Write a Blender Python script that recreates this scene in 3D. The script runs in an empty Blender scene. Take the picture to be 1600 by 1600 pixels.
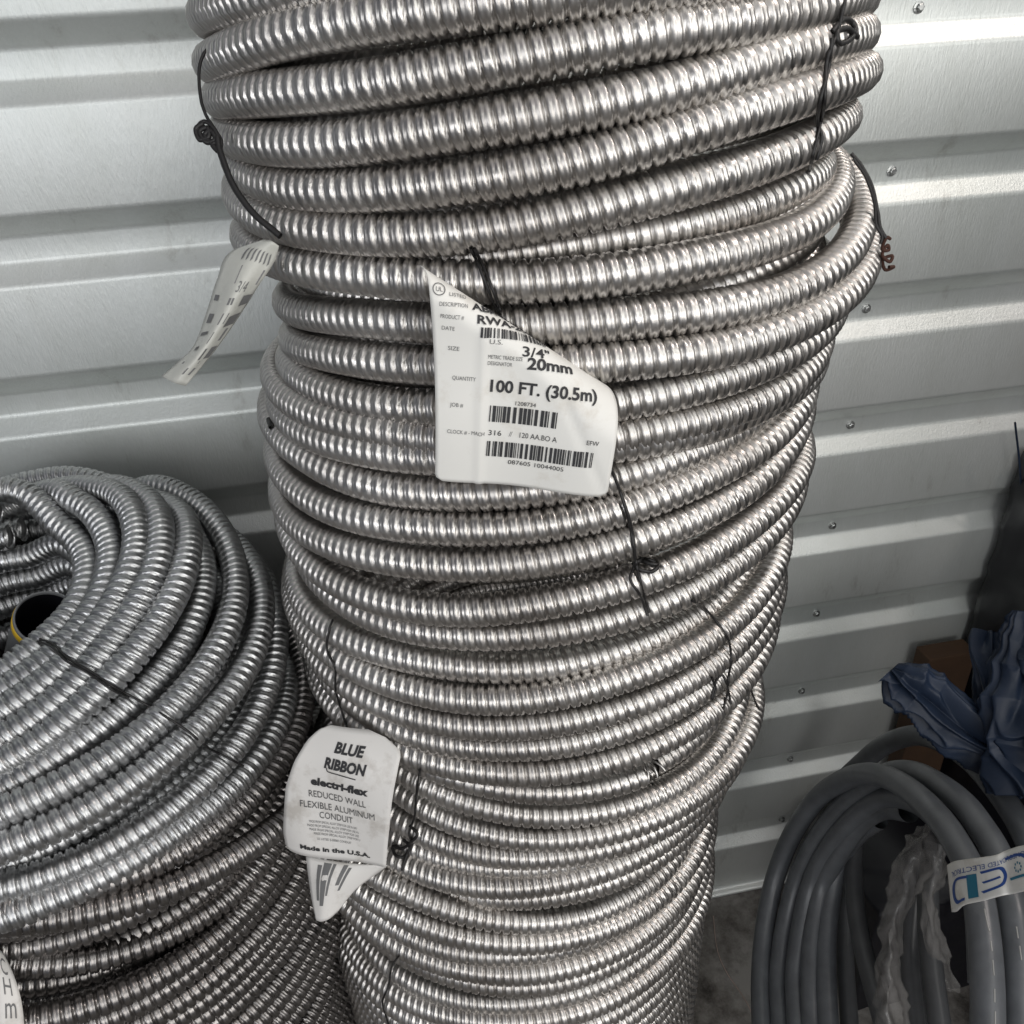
import bpy, math, random
import numpy as np
from mathutils import Vector, Matrix, noise

# ------------------------------------------------------------------ camera, world, lamps
sc = bpy.context.scene
COL = sc.collection
cd = bpy.data.cameras.new('camera'); cam = bpy.data.objects.new('camera', cd); COL.objects.link(cam)
RT = Vector((0.98305, -0.17510, -0.05432)); DN = Vector((-0.13504, -0.49117, -0.86053)); FW = Vector((0.12400, 0.85328, -0.50649))
cm = Matrix((( RT.x, -DN.x, -FW.x, 0.0), (RT.y, -DN.y, -FW.y, -1.0188), (RT.z, -DN.z, -FW.z, -0.0437), (0, 0, 0, 1)))
cam.matrix_world = cm
cd.sensor_width = 36; cd.lens = 28.275; cd.clip_start = 0.02; cd.clip_end = 60
sc.camera = cam
FLOOR = -1.684

w = bpy.data.worlds.new('World'); sc.world = w; w.use_nodes = True
bg = w.node_tree.nodes['Background']; bg.inputs[0].default_value = (0.80, 0.86, 1.0, 1); bg.inputs[1].default_value = 0.13

def area(name, loc, look, sx, sy, power, col):
    l = bpy.data.lights.new(name, 'AREA'); l.shape = 'RECTANGLE'; l.size = sx; l.size_y = sy; l.energy = power; l.color = col
    o = bpy.data.objects.new(name, l); COL.objects.link(o); o.location = loc
    o.rotation_euler = (Vector(look) - Vector(loc)).to_track_quat('-Z', 'Y').to_euler()
    return o
area('ceiling_tube_lamp', (1.9, -.85, 1.9), (.9, 0, -1.1), .10, .5, 18, (1.0, .90, .84))
area('overhead_lamp', (.75, -1.6, .85), (.55, 0, .0), 1.4, .4, 3.5, (.95, 1.0, .95))
area('doorway_light', (1.6, -2.9, .30), (.5, 0, -.15), 3.4, 1.5, 50, (1.0, .98, .95))
area('left_fill_light', (-1.6, -3.2, .45), (-.3, 0, 0), 2.2, 1.0, 25, (.97, .98, 1.0))  # added soft fill from the left, not a window
area('roof_panel_light', (.6, -2.0, 2.3), (.4, -.2, -.3), 3.6, 2.4, 13, (1.0, .94, .92))
sc.view_settings.view_transform = 'Standard'; sc.view_settings.look = 'None'
sc.view_settings.exposure = 0.15; sc.view_settings.gamma = 1
sc.cycles.max_bounces = 8; sc.cycles.glossy_bounces = 5; sc.cycles.diffuse_bounces = 3

# ------------------------------------------------------------------ helpers
def nvec(v):
    v = Vector(v); return Vector((noise.noise(v), noise.noise(v + Vector((31.4, 7.1, 2.3))), noise.noise(v + Vector((-5.2, 19.7, 43.9)))))
def tag(o, label=None, cat=None, group=None, kind=None):
    if label: o['label'] = label
    if cat: o['category'] = cat
    if group: o['group'] = group
    if kind: o['kind'] = kind
    return o
def empty(name, loc, label, cat, group=None):
    o = bpy.data.objects.new(name, None); COL.objects.link(o); o.location = loc; o.empty_display_size = 0.02
    return tag(o, label, cat, group)
def mesh_np(name, V, Q, mat, parent=None, smooth=True):
    """V (n,3) world coordinates, Q (m,4) or (m,3)"""
    V = np.asarray(V, np.float32); Q = np.asarray(Q, np.int32); k = Q.shape[1]
    if parent is not None: V = V - np.array(parent.location, np.float32)
    me = bpy.data.meshes.new(name)
    me.vertices.add(len(V)); me.vertices.foreach_set('co', V.ravel())
    me.loops.add(Q.size); me.loops.foreach_set('vertex_index', Q.ravel())
    me.polygons.add(len(Q)); me.polygons.foreach_set('loop_start', np.arange(0, Q.size, k, dtype=np.int32))
    me.polygons.foreach_set('loop_total', np.full(len(Q), k, np.int32))
    me.polygons.foreach_set('use_smooth', np.full(len(Q), smooth, bool))
    me.update(calc_edges=True); me.validate()
    o = bpy.data.objects.new(name, me); COL.objects.link(o); o.data.materials.append(mat)
    if parent is not None: o.parent = parent
    return o
def mesh_py(name, V, F, mat, parent=None, smooth=False):
    if parent is not None: V = [tuple(Vector(v) - parent.location) for v in V]
    me = bpy.data.meshes.new(name); me.from_pydata([tuple(v) for v in V], [], F); me.validate(); me.update()
    if smooth: me.polygons.foreach_set('use_smooth', [True] * len(me.polygons))
    o = bpy.data.objects.new(name, me); COL.objects.link(o); o.data.materials.append(mat)
    if parent is not None: o.parent = parent
    return o
def join(parts):
    Vs, Qs, n = [], [], 0
    for V, Q in parts:
        Vs.append(V); Qs.append(Q + n); n += len(V)
    return np.concatenate(Vs), np.concatenate(Qs)
def resample(P, step):
    P = np.asarray(P, float); d = np.linalg.norm(np.diff(P, axis=0), axis=1); s = np.concatenate([[0], np.cumsum(d)])
    n = max(int(round(s[-1] / step)), 4); t = np.linspace(0, s[-1], n + 1)
    return np.stack([np.interp(t, s, P[:, k]) for k in range(3)], 1), t
def smooth_path(pts, n=12):
    """Catmull-Rom through 3D points"""
    p = np.asarray(pts, float); p = np.vstack([2 * p[0] - p[1], p, 2 * p[-1] - p[-2]]); out = []
    for i in range(1, len(p) - 2):
        for j in range(n):
            t = j / n
            out.append(0.5 * ((2 * p[i]) + (-p[i-1] + p[i+1]) * t + (2*p[i-1] - 5*p[i] + 4*p[i+1] - p[i+2]) * t*t + (-p[i-1] + 3*p[i] - 3*p[i+1] + p[i+2]) * t**3))
    out.append(p[-2]); return np.array(out)
PITCH = 0.0089
def ridged(P, R, seg=14, per=8, pitch=PITCH, up=(0, 0, 1), cap=True):
    """interlocked metal hose: helical crests, a seam on each crest"""
    C, s = resample(P, pitch / per)
    T = np.gradient(C, axis=0); T /= np.linalg.norm(T, axis=1)[:, None]
    up = np.array(up, float); N = np.cross(T, up); N /= np.linalg.norm(N, axis=1)[:, None]; B = np.cross(N, T)
    ph = np.linspace(0, 2 * np.pi, seg, endpoint=False)
    phase = (s[:, None] / pitch + ph[None] / (2 * np.pi)) % 1.0
    xp = np.array([0, .07, .15, .24, .43, .50, .57, .77, .87, .94, 1.0])
    fp = np.array([-.0032, -.0028, -.0006, 0, .00010, -.00115, .00010, 0, -.0006, -.0028, -.0032]) * (R / .013)
    r = R + np.interp(phase, xp, fp)
    V = C[:, None] + r[..., None] * (np.cos(ph)[None, :, None] * N[:, None] + np.sin(ph)[None, :, None] * B[:, None])
    n = len(C); i = np.arange(n - 1)[:, None] * seg; j = np.arange(seg)[None]; j2 = (j + 1) % seg
    Q = np.stack([i + j, i + seg + j, i + seg + j2, i + j2], -1).reshape(-1, 4)
    return V.reshape(-1, 3), Q
def tube(P, R, seg=12, step=None, ends=True):
    """plain round tube, parallel transported frame"""
    C = np.asarray(P, float)
    if step: C, _ = resample(C, step)
    R = np.broadcast_to(np.asarray(R, float), (len(C),)) if np.ndim(R) == 0 else np.interp(np.linspace(0, 1, len(C)), np.linspace(0, 1, len(R)), R)
    T = np.gradient(C, axis=0); T /= np.linalg.norm(T, axis=1)[:, None] + 1e-12
    a = np.array([0, 0, 1.]) if abs(T[0][2]) < .9 else np.array([1., 0, 0])
    n0 = np.cross(T[0], a); n0 /= np.linalg.norm(n0); N = [n0]
    for k in range(1, len(C)):
        v = N[-1] - T[k] * np.dot(N[-1], T[k]); N.append(v / (np.linalg.norm(v) + 1e-12))
    N = np.array(N); B = np.cross(T, N); ph = np.linspace(0, 2 * np.pi, seg, endpoint=False)
    V = C[:, None] + R[:, None, None] * (np.cos(ph)[None, :, None] * N[:, None] + np.sin(ph)[None, :, None] * B[:, None])
    n = len(C); i = np.arange(n - 1)[:, None] * seg; j = np.arange(seg)[None]; j2 = (j + 1) % seg
    Q = np.stack([i + j, i + seg + j, i + seg + j2, i + j2], -1).reshape(-1, 4); V = V.reshape(-1, 3)
    if ends:
        a = len(V); V = np.vstack([V, C[:1], C[-1:]]); k = np.arange(seg); k2 = (k + 1) % seg; l = (n - 1) * seg
        Q = np.vstack([Q, np.stack([np.full(seg, a), k, k2, k2], -1)[:, :4], np.stack([np.full(seg, a + 1), l + k2, l + k, l + k], -1)])
    return V, Q
def tri_fix(o):
    o.data.validate(); return o

# ------------------------------------------------------------------ materials
def newmat(name):
    m = bpy.data.materials.new(name); m.use_nodes = True
    return m, m.node_tree, m.node_tree.nodes['Principled BSDF']
def N(nt, typ, **kw):
    n = nt.nodes.new(typ)
    for k, v in kw.items():
        if k == 'inp':
            for a, b in v.items(): n.inputs[a].default_value = b
        else: setattr(n, k, v)
    return n
def ramp(nt, fac, stops):
    r = N(nt, 'ShaderNodeValToRGB'); e = r.color_ramp.elements
    e[0].position, e[0].color = stops[0][0], (*stops[0][1], 1); e[1].position, e[1].color = stops[-1][0], (*stops[-1][1], 1)
    for p, c in stops[1:-1]:
        x = e.new(p); x.color = (*c, 1)
    nt.links.new(fac, r.inputs[0]); return r.outputs[0]
def coords(nt, scale=(1, 1, 1)):
    tc = N(nt, 'ShaderNodeTexCoord'); mp = N(nt, 'ShaderNodeMapping'); mp.inputs['Scale'].default_value = scale
    nt.links.new(tc.outputs['Object'], mp.inputs[0]); return mp.outputs[0]
def noise_tex(nt, vec, scale, detail=4, rough=.55):
    n = N(nt, 'ShaderNodeTexNoise'); n.inputs['Scale'].default_value = scale; n.inputs['Detail'].default_value = detail; n.inputs['Roughness'].default_value = rough
    nt.links.new(vec, n.inputs['Vector']); return n.outputs['Fac']
def bump(nt, p, h, strength, dist):
    b = N(nt, 'ShaderNodeBump'); b.inputs['Strength'].default_value = strength; b.inputs['Distance'].default_value = dist
    nt.links.new(h, b.inputs['Height']); nt.links.new(b.outputs[0], p.inputs['Normal'])
def metal(name, c0, c1, r0, r1, fine=.12):
    m, nt, p = newmat(name); v = coords(nt)
    f = noise_tex(nt, v, 9, 5, .6); nt.links.new(ramp(nt, f, [(.3, c0), (.7, c1)]), p.inputs['Base Color'])
    p.inputs['Metallic'].default_value = 1
    f2 = noise_tex(nt, v, 60, 3, .6); mr = N(nt, 'ShaderNodeMapRange', inp={'From Min': .3, 'From Max': .7, 'To Min': r0, 'To Max': r1})
    nt.links.new(f2, mr.inputs[0]); nt.links.new(mr.outputs[0], p.inputs['Roughness'])
    f3 = noise_tex(nt, v, 420, 2, .6); bump(nt, p, f3, fine, .0006)
    return m
M_ALU = metal('aluminium_conduit', (.43, .405, .38), (.68, .66, .635), .30, .46)
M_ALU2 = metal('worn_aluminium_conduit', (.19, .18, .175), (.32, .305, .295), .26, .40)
M_STEEL = metal('galvanised_conduit', (.40, .405, .405), (.56, .565, .57), .30, .46, .15)
m, nt, p = newmat('black_tie_wire'); p.inputs['Base Color'].default_value = (.012, .011, .011, 1); p.inputs['Roughness'].default_value = .5; M_WIRE = m
m, nt, p = newmat('rusty_wire_end'); p.inputs['Base Color'].default_value = (.055, .022, .014, 1); p.inputs['Roughness'].default_value = .9; M_RUST = m

def painted_wall():
    m, nt, p = newmat('embossed_painted_steel')
    v = coords(nt); big = noise_tex(nt, v, 2.2, 3, .5); v2 = coords(nt, (1, 1, .22)); st = noise_tex(nt, v2, 330, 3, .7)
    mixf = N(nt, 'ShaderNodeMath', operation='MULTIPLY_ADD', inp={1: .35, 2: 0}); nt.links.new(st, mixf.inputs[0])
    add = N(nt, 'ShaderNodeMath', operation='ADD'); nt.links.new(mixf.outputs[0], add.inputs[0]); nt.links.new(big, add.inputs[1])
    base = ramp(nt, add.outputs[0], [(.35, (.66, .70, .68)), (.9, (.80, .82, .80))])
    v3 = coords(nt, (1, 1, .35)); sm = ramp(nt, noise_tex(nt, v3, 13, 7, .7), [(.27, (.66, .64, .62)), (.40, (.95, .95, .94)), (.6, (1, 1, 1))])   # smudges and scuffs
    mx = N(nt, 'ShaderNodeMix', data_type='RGBA', blend_type='MULTIPLY'); mx.inputs[0].default_value = 1
    nt.links.new(base, mx.inputs[6]); nt.links.new(sm, mx.inputs[7]); nt.links.new(mx.outputs[2], p.inputs['Base Color'])
    p.inputs['Roughness'].default_value = .48; p.inputs['Metallic'].default_value = 0.66; p.inputs['Specular IOR Level'].default_value = .5
    bump(nt, p, st, .42, .0011)
    return m
M_WALL = painted_wall()
def concrete():
    m, nt, p = newmat('stained_concrete')
    v = coords(nt); a = noise_tex(nt, v, 7, 6, .65); b = noise_tex(nt, v, 45, 4, .7)
    mx = N(nt, 'ShaderNodeMath', operation='MULTIPLY_ADD', inp={1: .35}); nt.links.new(b, mx.inputs[0]); nt.links.new(a, mx.inputs[2])
    nt.links.new(ramp(nt, mx.outputs[0], [(.5, (.035, .03, .026)), (.62, (.12, .11, .10)), (.78, (.24, .23, .215))]), p.inputs['Base Color'])
    p.inputs['Roughness'].default_value = .85; bump(nt, p, b, .5, .003)
    return m
M_CONC = concrete()
def plain(name, col, rough=.5, metallic=0, bmp=None, var=.25, scale=20, spec=.5):
    m, nt, p = newmat(name); v = coords(nt); f = noise_tex(nt, v, scale, 4, .6)
    nt.links.new(ramp(nt, f, [(.3, tuple(c * (1 - var) for c in col)), (.7, tuple(min(1, c * (1 + var)) for c in col))]), p.inputs['Base Color'])
    p.inputs['Roughness'].default_value = rough; p.inputs['Metallic'].default_value = metallic; p.inputs['Specular IOR Level'].default_value = spec
    if bmp: f2 = noise_tex(nt, v, bmp[0], 4, .6); bump(nt, p, f2, bmp[1], bmp[2])
    return m
M_PVC = plain('grey_liquid_tight_jacket', (.090, .096, .104), .34, bmp=(180, .15, .0006), var=.18, scale=35)
M_PVCD = plain('shaded_grey_jacket', (.06, .062, .065), .35, var=.2)  # same hose, colour darkened to paint the shade on its inner turns
M_INK = plain('black_ink', (.03, .03, .032), .7, var=.1)
M_GINK = plain('faded_grey_ink', (.16, .16, .16), .7, var=.15)
M_BLUE = plain('blue_ink', (.02, .07, .28), .5, var=.1)
M_TEAL = plain('teal_ink', (.015, .17, .27), .5, var=.1)
M_BOX = plain('brown_cardboard', (.055, .027, .012), .85, bmp=(90, .2, .001), var=.15)
M_MARK = plain('worn_white_print', (.30, .30, .29), .7, var=.2)
M_YEL = plain('yellow_paint', (.75, .48, .03), .5, var=.1)
M_DYEL = plain('yellow_paint_mark', (.42, .34, .01), .7, var=.3)
M_BAG = plain('blue_plastic_film', (.015, .024, .045), .42, bmp=(70, .25, .002), var=.3, scale=12, spec=.28)
M_BLACK = plain('black_film_and_shade', (.006, .006, .009), .45, var=.2)  # film of the bale; also painted shade in the pipe and behind the hoses
M_SCREW = metal('screw_zinc', (.35, .36, .35), (.55, .56, .55), .3, .5)
def paper(name, col, dirt):
    m, nt, p = newmat(name); v = coords(nt); f = noise_tex(nt, v, 28, 6, .65)
    nt.links.new(ramp(nt, f, [(.32, dirt), (.47, col), (.8, col)]), p.inputs['Base Color'])
    p.inputs['Roughness'].default_value = .5; f2 = noise_tex(nt, v, 14, 2, .5); bump(nt, p, f2, .3, .004); return m
M_PAPER = paper('white_label_stock', (.78, .77, .73), (.66, .63, .57))
M_PAPER2 = paper('soiled_label_stock', (.74, .72, .69), (.55, .52, .48))
m, nt, p = newmat('translucent_film_label'); p.inputs['Base Color'].default_value = (.62, .62, .57, 1); p.inputs['Roughness'].default_value = .35; p.inputs['Alpha'].default_value = .82
v = coords(nt); bump(nt, p, noise_tex(nt, v, 40, 3), .5, .004); M_FILM = m
m, nt, p = newmat('clear_crumpled_film'); p.inputs['Base Color'].default_value = (.26, .25, .24, 1); p.inputs['Roughness'].default_value = .14
v = coords(nt); f = noise_tex(nt, v, 22, 5, .65); mr = N(nt, 'ShaderNodeMapRange', inp={'From Min': .3, 'From Max': .7, 'To Min': .12, 'To Max': .55}); nt.links.new(f, mr.inputs[0]); nt.links.new(mr.outputs[0], p.inputs['Alpha'])
bump(nt, p, noise_tex(nt, v, 60, 3), .5, .004); M_CLEAR = m

# ------------------------------------------------------------------ setting: floor and wall
xs = np.linspace(-3, 3.2, 3)
floor = mesh_py('floor', [(-3, -3, FLOOR), (3.2, -3, FLOOR), (3.2, .3, FLOOR), (-3, .3, FLOOR)], [(0, 1, 2, 3)], M_CONC)
tag(floor, kind='structure')
crk = smooth_path([(.52, -.05, FLOOR + .001), (.50, -.12, FLOOR + .001), (.50, -.17, FLOOR + .001), (.515, -.24, FLOOR + .001), (.51, -.33, FLOOR + .001)])
P = 0.183
wall = empty('metal_wall', (0, 0, FLOOR), 'pale ribbed metal wall of horizontal panels behind the conduit stacks', 'wall')
prof = [(0.0, 1.30)]
def bend(a, b, c, r=.004, n=4):
    """round the corner b of the polyline a-b-c"""
    a, b, c = map(np.array, (a, b, c)); u = (a - b) / np.linalg.norm(a - b); v = (c - b) / np.linalg.norm(c - b)
    p0, p1 = b + u * r, b + v * r
    return [tuple((1 - t) ** 2 * p0 + 2 * t * (1 - t) * b + t * t * p1) for t in np.linspace(0, 1, n)]
raw = [(0.0, 1.30)]
for n in range(-7, 10):
    z = -n * P
    for dz, y in ((0, 0.), (.132, .0192), (.293, .0192), (.417, 0.)):
        zz = z - dz * P
        if zz > FLOOR + .03: raw.append((y, zz))
raw.append((0.0, FLOOR + .012))
prof = [raw[0]]
for i in range(1, len(raw) - 1): prof += bend(raw[i-1], raw[i], raw[i+1])
prof.append(raw[-1]); prof += [(-.004, FLOOR + .010), (-.012, FLOOR + .010), (-.012, FLOOR + .002)]
DENT = (-.463, -.512); nx = 240; X = np.linspace(-2.2, 2.8, nx); V = []; rngw = random.Random(4)
for k, (y, z) in enumerate(prof):
    for x in X: dd = max(0, 1 - math.hypot((x - DENT[0]) / .035, (z - DENT[1]) / .022)); V.append((x, y + .006 * dd * dd + .0016 * noise.noise(Vector((x * 3.1, z * 9, 0))), z + .0010 * noise.noise(Vector((x * 2.3, z * 5, 7)))))
V = np.array(V); i = np.arange(len(prof) - 1)[:, None] * nx; j = np.arange(nx - 1)[None]
Q = np.stack([i + j, i + nx + j, i + nx + j + 1, i + j + 1], -1).reshape(-1, 4)
o = mesh_np('wall_panel', V, Q, M_WALL, wall); 
# hex head screws on the recessed flats
def screw(x, z, tilt):
    Vs, Fs = [], []
    def ring(r, y, n=12, hexa=False):
        b = len(Vs)
        for k in range(n):
            a = 2 * math.pi * k / n + tilt; rr = r
            if hexa: rr = r / max(math.cos(((a - tilt) % (math.pi / 3)) - math.pi / 6), .5) * .92
            Vs.append((x + rr * math.cos(a), y, z + rr * math.sin(a)))
        return b
    rs = [ring(.0068, .0190), ring(.0068, .0178), ring(.0042, .0172, hexa=True), ring(.0042, .0135, hexa=True), ring(.003, .0128)]
    for a, b in zip(rs, rs[1:]):
        for k in range(12): Fs.append((a + k, a + (k + 1) % 12, b + (k + 1) % 12, b + k))
    Fs.append(tuple(rs[-1] + k for k in range(12)))
    mesh_py('screw', Vs, Fs, M_SCREW, wall)
for n in range(0, 9): screw(.6846 + rngw.uniform(-.004, .004), -n * P - .2075 * P, rngw.uniform(0, 1))
for n in range(0, 9): screw(-.93 + rngw.uniform(-.004, .004), -n * P - .2075 * P, rngw.uniform(0, 1))

# ------------------------------------------------------------------ coils of conduit
# every turn: centre x, y, radius, height and its slow rise and fall round the loop
ROWS = {
    'A': [(0.1445, -0.2899, 0.2454, -0.0339, 0.0122, -0.0069, -0.0028, 0.0022), (0.1441, -0.2895, 0.2447, -0.0506, 0.0216, -0.0056, 0.0024, -0.0028), (0.1441, -0.2898, 0.2453, -0.0751, 0.0233, -0.0032, 0.0038, -0.0034), (0.1496, -0.2912, 0.2457, -0.1059, 0.0112, -0.0100, 0.0053, -0.0130), (0.1429, -0.2889, 0.2437, -0.1309, 0.0105, -0.0052, 0.0069, -0.0108), (0.1547, -0.2954, 0.2172, -0.1556, 0.0141, -0.0002, 0.0005, -0.0023)],
    'B': [(0.1444, -0.2883, 0.2454, -0.1551, 0.0150, 0.0160, 0.0017, 0.0060), (0.1664, -0.2911, 0.2452, -0.1872, 0.0378, 0.0163, -0.0017, 0.0196), (0.1700, -0.2921, 0.2498, -0.2174, 0.0396, 0.0104, -0.0019, 0.0183), (0.1558, -0.2906, 0.2453, -0.2474, 0.0284, 0.0121, -0.0045, 0.0105), (0.1469, -0.2898, 0.2452, -0.2742, 0.0110, 0.0096, -0.0021, 0.0060)],
    'C': [(0.1391, -0.2898, 0.2444, -0.3025, 0.0075, -0.0068, -0.0064, 0.0030), (0.1325, -0.2886, 0.2430, -0.3212, 0.0076, -0.0105, 0.0060, -0.0066), (0.1331, -0.2904, 0.2486, -0.3432, 0.0299, -0.0104, 0.0073, 0.0016), (0.1314, -0.2914, 0.2506, -0.3714, 0.0361, -0.0063, 0.0028, 0.0047), (0.1342, -0.2927, 0.2529, -0.4042, 0.0181, 0.0019, -0.0036, -0.0095), (0.1372, -0.2910, 0.2486, -0.4326, 0.0229, 0.0033, -0.0004, -0.0039)],
    'D': [(0.1152, -0.2886, 0.2400, -0.4911, 0.0208, -0.0116, 0.0032, 0.0094), (0.1256, -0.2903, 0.2533, -0.5069, 0.0177, -0.0161, 0.0089, -0.0044), (0.1263, -0.2918, 0.2504, -0.5364, 0.0239, -0.0097, 0.0055, 0.0007), (0.1317, -0.2907, 0.2490, -0.5616, 0.0242, -0.0079, 0.0049, -0.0034), (0.1272, -0.2915, 0.2505, -0.5891, 0.0215, -0.0032, 0.0031, 0.0033), (0.1162, -0.2886, 0.2397, -0.6158, -0.0027, 0.0062, 0.0140, 0.0119)],
    'E': [(0.1204, -0.2882, 0.2376, -0.6589, -0.0236, 0.0050, 0.0081, 0.0036), (0.1327, -0.2900, 0.2402, -0.6896, -0.0236, 0.0107, -0.0009, -0.0082), (0.1236, -0.2887, 0.2420, -0.7139, -0.0106, 0.0071, -0.0005, -0.0082), (0.1157, -0.2877, 0.2405, -0.7358, 0.0022, 0.0011, -0.0006, -0.0089), (0.1057, -0.2890, 0.2457, -0.7585, 0.0066, -0.0066, -0.0045, -0.0029), (0.1105, -0.2879, 0.2413, -0.7812, 0.0068, -0.0064, 0.0054, -0.0025)],
    'F': [(0.0729, -0.2892, 0.2421, -0.8088, -0.0263, 0.0022, 0.0036, 0.0202), (0.0744, -0.2909, 0.2482, -0.8365, -0.0284, 0.0027, -0.0015, 0.0124), (0.0835, -0.2895, 0.2450, -0.8622, -0.0139, 0.0034, 0.0035, -0.0043), (0.0845, -0.2907, 0.2502, -0.8876, -0.0052, -0.0021, -0.0046, -0.0014), (0.0840, -0.2901, 0.2447, -0.9155, -0.0087, 0.0020, 0.0030, 0.0032)],
    'G': [(0.0901, -0.2895, 0.2435, -0.9702, 0.0100, -0.0067, -0.0083, 0.0008), (0.0864, -0.2919, 0.2506, -0.9985, 0.0126, -0.0130, -0.0107, 0.0062), (0.0792, -0.2916, 0.2507, -1.0263, 0.0056, -0.0120, -0.0041, 0.0042)],
    'H': [(-0.4249, -0.3079, 0.1032, -0.4761, -0.0065, 0.0355, 0.0021, -0.0069), (-0.4252, -0.3081, 0.1285, -0.4653, -0.0095, 0.0423, 0.0048, -0.0029), (-0.4230, -0.3069, 0.1548, -0.4867, 0.0304, 0.0315, 0.0021, 0.0050), (-0.4228, -0.3069, 0.1761, -0.4894, 0.0245, 0.0342, 0.0075, 0.0020), (-0.4184, -0.3047, 0.1950, -0.5104, 0.0290, 0.0131, 0.0137, 0.0068), (-0.4234, -0.3072, 0.2052, -0.5200, 0.0127, 0.0240, 0.0006, 0.0037), (-0.4231, -0.3074, 0.2350, -0.5106, -0.0015, 0.0346, -0.0046, 0.0041), (-0.4224, -0.3069, 0.2538, -0.5479, 0.0004, 0.0116, -0.0024, 0.0041), (-0.4089, -0.2997, 0.2476, -0.5713, -0.0212, 0.0244, 0.0051, 0.0129), (-0.4183, -0.3049, 0.2567, -0.6401, -0.0109, -0.0120, -0.0043, -0.0021)],
    'I': [(-0.3985, -0.2999, 0.2531, -0.6180, -0.0211, 0.0204, -0.0219, 0.0112), (-0.3672, -0.2976, 0.2547, -0.6507, -0.0457, 0.0020, -0.0145, 0.0055), (-0.3965, -0.2968, 0.2347, -0.6889, -0.0639, 0.0250, 0.0077, 0.0228), (-0.4184, -0.3057, 0.2549, -0.7286, -0.0563, 0.0317, -0.0003, 0.0026), (-0.4141, -0.3014, 0.2517, -0.7582, -0.0412, 0.0347, 0.0065, 0.0009), (-0.4084, -0.3010, 0.2505, -0.7904, -0.0403, 0.0353, 0.0011, 0.0059)],
    'J': [(-0.4242, -0.3001, 0.2457, -0.9090, -0.0080, -0.0003, -0.0041, 0.0053), (-0.4111, -0.3007, 0.2502, -0.9341, -0.0047, 0.0026, 0.0014, 0.0008), (-0.4353, -0.3120, 0.2490, -1.1176, -0.0254, 0.0198, -0.0030, 0.0083)]}
TH = np.linspace(0.5 * np.pi, 2.5 * np.pi, 241)[:-1]      # starts at the wall side
def turn(p):
    cx, cy, R, z0, a1, b1, a2, b2 = p
    z = z0 + a1 * np.cos(TH) + b1 * np.sin(TH) + a2 * np.cos(2 * TH) + b2 * np.sin(2 * TH)
    return np.stack([cx + R * np.cos(TH), cy + R * np.sin(TH), z], 1)
def relax(turns, d, iters=60, wz=.7):
    """push neighbouring turns apart where they would run through each other"""
    T = [t.copy() for t in turns]; c = np.mean([t.mean(0) for t in T], 0)
    for _ in range(iters):
        for i in range(len(T)):
            for j in range(i + 1, min(i + 4, len(T))):
                v = T[j] - T[i]; L = np.linalg.norm(v, axis=1); m_ = np.clip((d - L) / 2, 0, .004)
                if m_.max() <= 0: continue
                u = v / (L[:, None] + 1e-9); u = np.where(L[:, None] < .004, np.array([0, 0, -1.]), u)
                T[i] -= u * m_[:, None]; T[j] += u * m_[:, None]
    k = np.array([1, 2, 3, 2, 1.]) / 9
    for i in range(len(T)):
        for a in range(3):
            e = np.concatenate([T[i][-2:, a], T[i][:, a], T[i][:2, a]]); T[i][:, a] = np.convolve(e, k, 'valid')
    return T
def one_path(turns, lead=26):
    """string the turns into one hose: each climbs to the next on the wall side"""
    out = []
    for i, t in enumerate(turns):
        t = t.copy()
        if i + 1 < len(turns):
            s = np.linspace(0, 1, lead) ** 1; s = s * s * (3 - 2 * s); nx_ = turns[i+1]
            t[-lead:] = t[-lead:] * (1 - s[:, None]) + (nx_[-lead:]) * s[:, None]
            # next turn starts exactly where this one arrives
        out.append(t)
    return np.vstack(out)
def wobble(P_, amp, seed):
    s = np.arange(len(P_)); o_ = np.zeros((len(P_), 3)); r = np.random.RandomState(seed)
    for f in (.031, .067, .013): o_[:, 2] += amp * np.sin(s * f + r.rand() * 6) / 3; rad = amp * np.sin(s * f * 1.3 + r.rand() * 6) / 3; o_[:, 0] += rad
    return P_ + o_
def coil(name, rows, label, mat, R=.0134, inner=None, low=None, extra=None, group=None, lod=(14, 11), cut=None):
    turns = relax([turn(p) for p in rows], 1.55 * R)
    z = min(t[:, 2].min() for t in turns); c = turns[0].mean(0)
    e = empty('conduit_coil', (float(c[0]), float(c[1]), float(z)), label, 'conduit coil', group)
    path = one_path(turns); ii = np.arange(len(path)); sd = len(rows) * 1.7 + rows[0][3] * 40
    path[:, 2] += .0007 * np.sin(ii * .19 + sd) + .0006 * np.sin(ii * .083 + sd * 2); path[:, 0] += .0006 * np.sin(ii * .131 + sd)
    parts = [ridged(path, R, lod[0], lod[1])]
    if inner:                                             # the turns of the second layer, seen only through gaps
        t2 = [turn(p) for p in inner]; parts.append(ridged(one_path(t2), R, 10, 9))
    if low: parts.append(ridged(one_path([turn(p) for p in low]), R, 10, 9))
    for x in (extra or []): parts.append(x)
    V_, Q_ = join(parts)
    mesh_np('conduit', V_, Q_, mat, e)
    return e, turns
def inner_of(rows, dr=.027, step=.028):
    z0 = max(r[3] for r in rows); z1 = min(r[3] for r in rows); cx = np.mean([r[0] for r in rows]); cy = np.mean([r[1] for r in rows]); R = np.mean([r[2] for r in rows]) - dr
    a = np.mean([r[4] for r in rows]); b = np.mean([r[5] for r in rows])
    n = max(int((z0 - z1) / step), 1)
    return [(cx, cy, R, z0 - .012 - k * step, a, b, 0, 0) for k in range(n)]
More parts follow.
